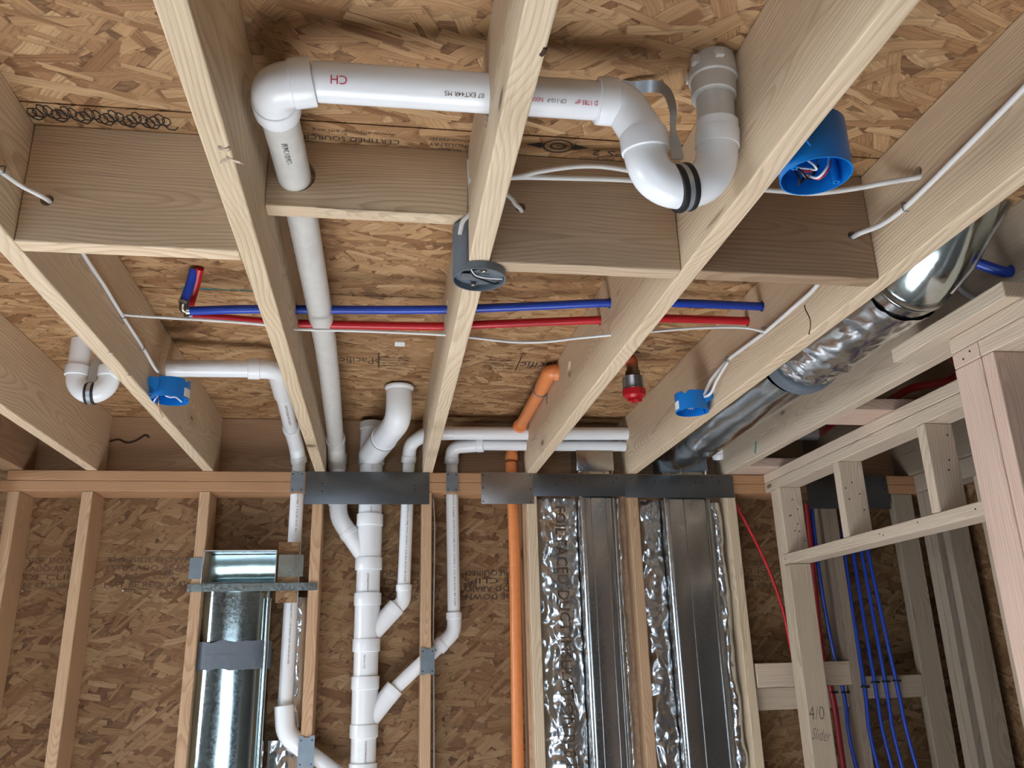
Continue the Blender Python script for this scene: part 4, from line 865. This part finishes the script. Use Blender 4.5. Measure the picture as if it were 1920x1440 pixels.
# ================================================================ junction boxes
def wires(parent, c, pts_list):
    if c[1] < -2: c = (c[0], c[1] + 0.016, c[2] - 0.030)
    for mt, pts, r_ in pts_list:
        put('wire', sweep(B(), smoothpath([Vector(c) + Vector(q) for q in pts], 6), r_, 8), mt, parent)
def cup(bm, c, r, h, th=0.0022, n=48, notch=()):
    "open ended cup, mouth down at c"
    cx, cy, cz = c; rings_ = []
    for (rr, zz) in ((r, 0), (r, h), (r - th, h), (r - th, 0)):
        rings_.append([bm.verts.new((cx + math.cos(2 * math.pi * k / n) * rr, cy + math.sin(2 * math.pi * k / n) * rr, cz + (zz if (k not in notch or zz == 0) else zz * 0.86))) for k in range(n)])
    for i in range(4):
        a, b = rings_[i], rings_[(i + 1) % 4]
        for k in range(n): bm.faces.new((a[k], a[(k + 1) % n], b[(k + 1) % n], b[k]))
    t_ = bmesh.new(); lathe(t_, (cx, cy, cz + h * 0.80), (0, 0, 1), [(0, r - th * 0.5), (th, r - th * 0.5)], n)
    me = bpy.data.meshes.new('t'); t_.to_mesh(me); t_.free(); bm.from_mesh(me); bpy.data.meshes.remove(me)
    return bm
def blue_box(c, r, h, side, label, sticker=None, wl=()):
    t = thing('junction_box', c, label, 'junction box', 'round blue junction boxes')
    cx, cy, cz = c
    bm = cup(B(), c, r, h, notch=(10, 11, 12, 13, 30, 31, 44, 45))
    box(bm, (cx + side * (r - 0.012), cy - 0.022, cz + h * 0.25), (cx + side * (r - 0.001), cy + 0.022, cz + h * 0.96), 0.002)
    for a in (math.radians(200), math.radians(20)):
        x_, y_ = cx + math.cos(a) * (r - 0.009), cy + math.sin(a) * (r - 0.009)
        lathe(bm, (x_, y_, cz + 0.002), (0, 0, 1), [(0, 0.002), (0, 0.0055), (h * 0.7, 0.0055)], 12, cap=(False, True))
    put('box_shell', bm, BLUE, t)
    bm = B()
    for sgn in (-1, 1):
        poly(bm, [(cx + side * (r - 0.002) * 0.55, cy + sgn * r * 0.80, cz + h * 0.25), (cx + side * (r - 0.001), cy + sgn * r * 0.95, cz + h * 0.55), (cx + side * (r - 0.001), cy + sgn * r * 0.95, cz + h * 0.95), (cx + side * (r - 0.002) * 0.45, cy + sgn * r * 0.86, cz + h * 0.95)], 0.004, (0, sgn, 0))
    put('nail_bracket', bm, BLUE, t)
    if sticker:
        bm = B(); pr = None
        for i in range(7):
            a = sticker[0] + (sticker[1] - sticker[0]) * i / 6; q = [bm.verts.new((cx + math.cos(a) * (r + 0.0005), cy + math.sin(a) * (r + 0.0005), cz + z_)) for z_ in (0.006, h * 0.55)]
            if pr: bm.faces.new((pr[0], q[0], q[1], pr[1]))
            pr = q
        st = put('label_sticker', bm, PAPER, t, keepflat=True)
    wires(t, c, wl)
    return t
blue_box((0.4770, -2.150, -0.008), 0.0535, 0.085, -1, 'large round blue junction box below the upper right joist, wires showing', None,
  [(WHITEW, [(-0.012, 0.01, 0.062), (-0.004, -0.006, 0.050), (0.000, -0.020, 0.040), (-0.006, -0.024, 0.046), (-0.012, -0.016, 0.060)], 0.0018),
   (WHITEW, [(0.026, -0.016, 0.064), (0.018, -0.020, 0.045), (0.008, -0.008, 0.034), (-0.002, 0.006, 0.046)], 0.0020),
   (REDW, [(0.032, -0.010, 0.064), (0.024, -0.012, 0.046), (0.013, -0.002, 0.036), (0.002, 0.010, 0.050)], 0.0020),
   (REDW, [(-0.014, 0.016, 0.064), (-0.006, 0.002, 0.050), (-0.002, -0.010, 0.044)], 0.0017),
   (BLACK, [(-0.030, 0.0, 0.062), (-0.022, -0.010, 0.044), (-0.010, -0.006, 0.034), (0.004, 0.004, 0.040), (0.016, -0.002, 0.060)], 0.0020),
   (BLACK, [(-0.024, 0.010, 0.064), (-0.016, 0.004, 0.040), (-0.012, 0.014, 0.034), (-0.004, 0.010, 0.044)], 0.0020),
   (COPPER, [(0.012, -0.010, 0.066), (0.004, -0.006, 0.050), (-0.004, 0.004, 0.040), (-0.014, 0.004, 0.050)], 0.0010)])
blue_box((-0.7430, -0.900, -0.004), 0.0490, 0.054, -1, 'small round blue junction box on the left joist with bare wire hanging out', (-0.6, 0.05),
  [(WHITEW, [(-0.012, -0.004, 0.036), (-0.010, -0.014, 0.012), (0.002, -0.006, 0.008), (0.014, -0.002, 0.010), (0.026, 0.018, 0.003)], 0.0022),
   (WHITEW, [(-0.020, 0.0, 0.036), (-0.030, -0.012, 0.010), (-0.040, -0.006, -0.006)], 0.0020),
   (BLACK, [(0.000, 0.0, 0.036), (0.010, -0.006, 0.016), (0.022, 0.004, 0.014), (0.030, 0.006, 0.030)], 0.0022),
   (COPPER, [(-0.022, 0.008, 0.034), (-0.026, -0.010, 0.004), (-0.024, 0.0, -0.026), (-0.016, 0.012, -0.044)], 0.0012)])
blue_box((0.7430, -0.880, -0.004), 0.0495, 0.056, 1, 'small round blue junction box on the knotty right joist', (2.85, 3.5),
  [(WHITEW, [(-0.020, 0.004, 0.036), (-0.016, -0.006, 0.016), (-0.010, 0.004, 0.012)], 0.0019), (WHITEW, [(-0.014, 0.0, 0.036), (-0.010, -0.008, 0.016), (-0.004, 0.004, 0.012)], 0.0019),
   (BLACK, [(-0.004, 0.0, 0.036), (0.002, -0.010, 0.016), (0.010, 0.0, 0.014)], 0.0020), (COPPER, [(0.004, 0.0, 0.036), (0.006, -0.010, 0.018), (0.0, 0.002, 0.010)], 0.0011)])
# grey saddle fan box wrapped round the middle joist
c = (0.0045, -1.757, -0.0165); r = 0.0500; cx, cy, cz = c
t = thing('fan_box', c, 'round grey plastic fan box saddled on the middle joist', 'junction box')
bm = cup(B(), c, r, 0.0155, n=64)
n_ = 40; th = 0.0022; a0, a1 = math.radians(122), math.radians(238); prv = None
for i in range(n_ + 1):
    a = a0 + (a1 - a0) * i / n_
    q = [bm.verts.new((cx + math.cos(a) * rr, cy + math.sin(a) * rr, cz + zz)) for rr, zz in ((r, 0.012), (r, 0.105), (r - th, 0.105), (r - th, 0.012))]
    if prv:
        for j in range(4): bm.faces.new((prv[j], prv[(j + 1) % 4], q[(j + 1) % 4], q[j]))
    prv = q
box(bm, (-0.0235, cy - 0.0425, cz + 0.012), (-0.0200, cy + 0.0425, cz + 0.105))
put('box_shell', bm, GREYP, t)
bm = B(); lathe(bm, (cx + 0.012, cy, cz + 0.008), (0, 0, 1), [(0, 0.032), (0.0016, 0.032)], 40); box(bm, (cx - 0.034, cy - 0.012, cz + 0.006), (cx + 0.020, cy + 0.012, cz + 0.0076)); put('mount_plate', bm, NPLATE, t)
for dx, dy in ((0.006, -0.030), (-0.008, 0.030)):
    put('screw', lathe(B(), (cx + dx, cy + dy, cz + 0.001), (0, 0, 1), [(0, 0.003), (0.001, 0.0048), (0.003, 0.005), (0.0032, 0.0075), (0.0042, 0.0075), (0.008, 0.0028)], 10), RING, t)
wires(t, c, [(BLACK, [(-0.020, -0.030, 0.006), (-0.010, -0.010, 0.003), (0.010, 0.004, 0.002), (0.030, 0.018, 0.003), (0.040, 0.022, 0.006)], 0.0018), (WHITEW, [(-0.020, -0.036, 0.006), (-0.008, -0.012, 0.004), (0.012, -0.004, 0.003), (0.044, 0.002, 0.005)], 0.0014)])
# ================================================================ ducts
def rrect(bm, x0, x1, y0, y1, z0, z1, rad, seg=6, ribs=(), cap=True, bow=0.0):
    "upright rounded rectangular duct, ribs are thin raised seams on the front"
    def loop(z, g=1.0):
        pts = []
        for cx_, cy_, s0 in ((x1 - rad, y1 - rad, 0), (x0 + rad, y1 - rad, 1), (x0 + rad, y0 + rad, 2), (x1 - rad, y0 + rad, 3)):
            for i in range(seg + 1):
                a = math.pi / 2 * (s0 + i / seg); pts.append((cx_ + math.cos(a) * rad, cy_ + math.sin(a) * rad, z))
            if bow and s0 == 2: pts += [(x0 + rad + (x1 - x0 - 2 * rad) * i / 12, y0, z) for i in range(1, 12)]
        if bow: pts = [(x, y - (bow * (1 - ((x - (x0 + x1) / 2) / ((x1 - x0) / 2)) ** 2) if y < (y0 + y1) / 2 else 0), z) for x, y, z in pts]
        return pts
    a = [bm.verts.new(p) for p in loop(z0)]; b = [bm.verts.new(p) for p in loop(z1)]
    for i in range(len(a)): bm.faces.new((a[i], a[(i + 1) % len(a)], b[(i + 1) % len(a)], b[i]))
    if cap: bm.faces.new(a[::-1]); bm.faces.new(b)
    for x in ribs: sweep(bm, [(x, y0 - 0.001, z0), (x, y0 - 0.001, z1)], 0.0022, 8)
    return bm
for (xa_, xb_, lb, rb) in ((0.592, 0.738, 'left tall galvanised duct between crumpled foil', (0.640, 0.700)), (0.937, 1.130, 'right tall galvanised duct, wider one', (1.020, 1.112))):
    t = thing('wall_duct', ((xa_ + xb_) / 2, 0.055, -H), lb, 'duct', 'tall metal ducts in the stud bays')
    put('duct_body', rrect(B(), xa_, xb_, 0.012, 0.098, -H + 0.002, 0.10, 0.026, 8), GALV, t)
    bm = B()
    for x in rb: box(bm, (x - 0.0018, 0.0085, -H + 0.003), (x + 0.0018, 0.0130, 0.02), 0.0008)
    sweep(bm, [(xb_ - 0.006, 0.0125, -H + 0.003), (xb_ - 0.006, 0.0125, 0.02)], 0.005, 10)
    put('seam', bm, GALV, t)
    put('top_boot', box(B(), (xa_ - 0.004, 0.008, 0.012), (xb_ + 0.004, 0.0995, 0.150 if xa_ < 0.8 else 0.105), 0.004), GALV if xa_ < 0.8 else MASTIC, t)
# round duct in the joist bay
def ringtube(path, rr, mat, name, parent, n=40): return put(name, sweep(B(), path, rr, n), mat, parent)
dc = [(1.035, -1.80, 0.128), (1.030, -1.66, 0.126), (1.020, -1.47, 0.118), (1.015, -1.10, 0.116), (1.015, -0.70, 0.114), (1.015, -0.20, 0.112), (1.02, 0.09, 0.110)]
t = thing('round_duct', dc[2], 'round galvanised duct between the two right joists, shiny near end with a sticker', 'duct')
RD = 0.100
ringtube(smoothpath([(1.015, -1.575, 0.122), (1.017, -1.62, 0.130), (1.022, -1.68, 0.158), (1.030, -1.735, 0.205), (1.036, -1.765, 0.245)], 5), 0.094, GALVB, 'near_section', t)
bm = B(); sweep(bm, [(1.015, -1.60, 0.120), (1.015, -1.50, 0.118), (1.015, -1.10, 0.116), (1.015, 0.09, 0.110)], RD * 0.96, 48); put('far_section', bm, GALV, t)
bm = B()
for s_ in (0, 0.011): lathe(bm, (1.015, -1.600 + s_, 0.1225), (0, 1, -0.10), [(-0.0035, 0.094), (0, 0.1015), (0.0035, 0.094)], 48)
put('crimp_bead', bm, GALV, t)
bm = B(); sweep(bm, [(1.126, -1.80, 0.195), (1.113, -1.735, 0.145), (1.103, -1.68, 0.100), (1.095, -1.61, 0.072)], 0.0075, 8); put('seam', bm, GALV, t)
def wrinkled(path, r0, amp, n, steps, seed, name, mat, parent):
    pth = smoothpath(path, steps); bm = B(); rings_ = []
    for i, p_ in enumerate(pth):
        a_ = pth[max(0, i - 1)]; b_ = pth[min(len(pth) - 1, i + 1)]; T = (b_ - a_).normalized(); N = (Vector((0, 0, 1)) - T * T.z).normalized(); Bn = T.cross(N)
        ring = []
        for k in range(n):
            a = 2 * math.pi * k / n; q = Vector((math.cos(a) * 1.3, math.sin(a) * 1.3, i * 0.16 + seed))
            w_ = noise.noise(q) + 0.6 * abs(noise.noise(q * 2.7)) - 0.3 * abs(noise.noise(q * 6.0))
            ring.append(bm.verts.new(p_ + (N * math.cos(a) + Bn * math.sin(a)) * (r0 + amp * w_)))
        rings_.append(ring)
    for i in range(len(rings_) - 1):
        for k in range(n): bm.faces.new((rings_[i][k], rings_[i][(k + 1) % n], rings_[i + 1][(k + 1) % n], rings_[i + 1][k]))
    return put(name, bm, mat, parent, sharp=50)
wrinkled([(1.015, -1.56, 0.119), (1.015, -1.25, 0.115), (1.012, -1.10, 0.113)], 0.101, 0.010, 72, 22, 3.0, 'foil_wrap', FOILW, t)
wrinkled([(1.012, -1.02, 0.112), (1.015, -0.45, 0.112), (1.018, -0.10, 0.111)], 0.098, 0.006, 64, 18, 8.0, 'foil_wrap', GALV, t)
put('mastic_band', lathe(B(), (1.013, -1.095, 0.113), (0, 1, 0), [(0, 0.100), (0.004, 0.108), (0.03, 0.110), (0.055, 0.107), (0.06, 0.100)], 48), MASTIC, t)
# sticker on the near section
bm = B(); pr = None; ca, cb = Vector((1.0245, -1.695, 0.168)), Vector((1.015, -1.61, 0.118)); ax = (cb - ca).normalized()
ux = Vector((1, 0, 0)); ux = (ux - ax * ux.dot(ax)).normalized(); uz = ux.cross(ax).normalized()
if uz.z < 0: uz = -uz
def duct_pt(s, a, off=0.0008): return ca + ax * s + (ux * math.sin(a) - uz * math.cos(a)) * (0.092 + off)
for i in range(9):
    a = -0.30 + 0.60 * i / 8; q = [bm.verts.new(duct_pt(0.000 + i * 0.001, a)), bm.verts.new(duct_pt(0.026 + i * 0.001, a))]
    if pr: bm.faces.new((pr[0], q[0], q[1], pr[1]))
    pr = q
sk = put('label_sticker', bm, PAPER, t, keepflat=True)
for (s0, s1, a0_, a1_) in ((0.019, 0.025, 0.0, 0.22), (0.014, 0.017, 0.02, 0.20), (0.006, 0.008, -0.2, 0.05)):
    bm = B(); pr = None
    for i in range(5):
        a = a0_ + (a1_ - a0_) * i / 4; q = [bm.verts.new(duct_pt(s0, a, 0.0014)), bm.verts.new(duct_pt(s1, a, 0.0014))]
        if pr: bm.faces.new((pr[0], q[0], q[1], pr[1]))
        pr = q
    put('print', bm, INKF, sk, keepflat=True)
# register boot with its duct in the left bay
t = thing('boot_duct', (-0.66, 0.06, -H), 'galvanised boot duct with open mouth and flange strip nailed across two studs', 'duct')
x0, x1, z0, z1, yf = -0.800, -0.545, -0.407, -0.293, -0.006
bm = B(); th = 0.0015
box(bm, (x0, yf, z0), (x0 + th, 0.10, z1)); box(bm, (x1 - th, yf, z0), (x1, 0.10, z1)); box(bm, (x0, yf, z1 - th), (x1, 0.10, z1))
box(bm, (x0, yf, z0), (x1, 0.02, z0 + th))
pr = None
for i in range(13):
    a = i / 12 * math.pi / 2; y_ = 0.02 + math.sin(a) * 0.078; z_ = z0 + (1 - math.cos(a)) * (z1 - z0 - 0.004)
    q = [bm.verts.new((x0 + 0.001, y_, z_)), bm.verts.new((x1 - 0.001, y_, z_)), bm.verts.new((x1 - 0.001, y_ + 0.002, z_)), bm.verts.new((x0 + 0.001, y_ + 0.002, z_))]
    if pr:
        for j in range(4): bm.faces.new((pr[j], pr[(j + 1) % 4], q[(j + 1) % 4], q[j]))
    pr = q
put('boot', bm, GALVB, t)
bm = B(); tube(bm, [(x0, yf, z0), (x0, yf, z1), (x1, yf, z1), (x1, yf, z0)], 0.0026, 0.004, 8); put('rim', bm, RING, t)
bm = B(); box(bm, (-0.846, -0.0065, -0.4355), (-0.396, -0.0045, -0.4095)); box(bm, (-0.846, -0.012, -0.4375), (-0.396, -0.0045, -0.4360))
fl = put('flange_strip', bm, GALVB, t)
for x, z in ((-0.82, -0.423), (-0.75, -0.420), (-0.578, -0.418), (-0.528, -0.418), (-0.476, -0.418), (-0.414, -0.424)): put('screw', lathe(B(), (x, -0.009, z), (0, 1, 0), [(0, 0.002), (0.001, 0.004), (0.003, 0.0045)], 12), RING, fl)
put('side_flange', box(B(), (-0.537, -0.004, -0.388), (-0.449, -0.002, -0.309)), GALVB, t)
put('side_flange', box(B(), (-0.846, -0.004, -0.392), (-0.803, -0.002, -0.318)), NPLATE, t)
bm = B(); rrect(bm, -0.800, -0.560, 0.026, 0.120, -0.655, -0.425, 0.045, 12, cap=False, bow=0.026); put('upper_duct', bm, GALVB, t)
bm = B(); rrect(bm, -0.806, -0.556, 0.022, 0.126, -H + 0.002, -0.640, 0.048, 12, cap=False, bow=0.030); put('lower_duct', bm, GALVB, t)
bm = B(); sweep(bm, [(-0.566, 0.022, -1.8), (-0.566, 0.022, -0.46)], 0.009, 12); put('seam', bm, GALVB, t)
bm = B(); rrect(bm, -0.811, -0.551, 0.017, 0.128, -0.700, -0.607, 0.050, 12, bow=0.031)
for v in bm.verts:
    n3 = noise.noise(Vector((v.co.x * 30, v.co.y * 30, v.co.z * 3))); v.co.z += n3 * 0.008
rrect(bm, -0.812, -0.550, 0.016, 0.128, -0.655, -0.650, 0.050, 12, bow=0.031)
put('mastic_band', bm, MASTIC, t)
for z in (-0.465, -0.50, -0.538, -0.577): put('rivet', lathe(B(), (-0.672, 0.003, z), (0, 1, 0), [(0, 0.001), (0.001, 0.0024), (0.004, 0.0024)], 10), RING, t)
o = put('board_scrap', box(B(), (-0.542, 0.006, -0.478), (-0.468, 0.020, -0.262), 0.002), OSBW); tag(o, 'small strand board scrap behind the boot flange', 'board scrap')
# crumpled foil-faced insulation in the bays
def foil_sheet(xa, xb, za, zb, yb_, seed, label, bulge=0.02, mat=FOIL, edge=True, amp=0.016):
    nx_, nz_ = max(10, int((xb - xa) / 0.006)), int((zb - za) / 0.008); bm = B(); g_ = []
    for j in range(nz_ + 1):
        row = []
        for i in range(nx_ + 1):
            u, v = i / nx_, j / nz_; z = za + (zb - za) * v
            wob = noise.noise(Vector((seed, 0, z * 5))) * 0.014 if seed != 2.0 else 0.0
            x = xa + (xb - xa) * u + (wob if edge else 0) * (1 - u if seed % 2 < 1 else u)
            q = Vector((x * 9 + seed * 7, z * 6, seed)); big_ = abs(noise.noise(q)); q2 = Vector((x * 26 + z * 9, z * 17 - x * 12, seed * 3)); mid = abs(noise.noise(q2)); q3 = Vector((x * 60 - z * 20, z * 45, seed)); sm_ = abs(noise.noise(q3))
            y = yb_ - bulge * math.sin(math.pi * min(1, max(0, u))) ** 0.7 - amp * (1.3 * big_ + 0.8 * mid + 0.12 * sm_)
            row.append(bm.verts.new((x, y, z)))
        g_.append(row)
    for j in range(nz_):
        for i in range(nx_): bm.faces.new((g_[j][i], g_[j][i + 1], g_[j + 1][i + 1], g_[j + 1][i]))
    o = put('foil_insulation', bm, mat, sharp=24, keepflat=True); tag(o, label, 'insulation', 'crumpled foil insulation around the ducts'); return o
f1 = foil_sheet(0.432, 0.588, -2.4, -0.094, 0.066, 2.0, 'wide crumpled foil left of the left tall duct, printed with dark letters')
foil_sheet(0.742, 0.770, -2.4, -0.094, 0.072, 5.0, 'narrow crumpled foil strip between the left tall duct and the next stud')
foil_sheet(0.835, 0.934, -2.4, -0.097, 0.066, 8.0, 'crumpled foil left of the right tall duct')
foil_sheet(1.134, 1.188, -2.4, -0.110, 0.056, 11.0, 'crumpled foil right of the right tall duct')
foil_sheet(-0.485, -0.432, -2.4, -0.455, 0.100, 14.0, 'crumpled foil behind the white drop pipe beside the boot duct', amp=0.010)
foil_sheet(-0.545, -0.432, -2.4, -0.94, 0.085, 17.0, 'bright crumpled foil low behind the lower white elbow', amp=0.010, bulge=0.01)
for (a, b, lb) in ((0.429, 0.590, 'brown glass fibre batt behind the foil of the left tall duct'), (0.740, 0.790, 'brown glass fibre strip right of the left tall duct'), (0.829, 0.937, 'brown glass fibre batt left of the right tall duct'), (1.132, 1.197, 'brown glass fibre batt right of the right tall duct')):
    bm = B(); box(bm, (a, 0.072, -H + 0.01), (b, 0.138, -0.078)); bmesh.ops.subdivide_edges(bm, edges=[e for e in bm.edges if e.calc_length() > 1], cuts=60)
    for v in bm.verts: v.co.x += noise.noise(Vector((v.co.z * 12, a, 0))) * 0.004; v.co.y = min(v.co.y, 0.138); 
    o = put('fibre_batt', bm, FIBRE); tag(o, lb, 'insulation', 'glass fibre batts beside the ducts')
FS = dict(xa=0.432, seed=2.0, yb=0.066)
def foil_y(x, z):
    u = (x - 0.432) / 0.156; sd = 2.0
    q = Vector((x * 9 + sd * 7, z * 6, sd)); q2 = Vector((x * 26 + z * 9, z * 17 - x * 12, sd * 3)); q3 = Vector((x * 60 - z * 20, z * 45, sd))
    return 0.066 - 0.02 * math.sin(math.pi * min(1, max(0, u))) ** 0.7 - 0.016 * (1.3 * abs(noise.noise(q)) + 0.8 * abs(noise.noise(q2)) + 0.12 * abs(noise.noise(q3)))
def fwrap(x, y):
    X_, Z_ = 0.500 + y, -0.12 - x
    return Vector((X_, foil_y(X_, Z_) - 0.003, Z_))
lettering('print', 'FOIL-FACED DUCT INSULATION R-8 DO NOT BLOCK', (0, 0, 0), (1, 0, 0), (0, 1, 0), 0.062, INKF, f1, wrap=fwrap, width=1.35)
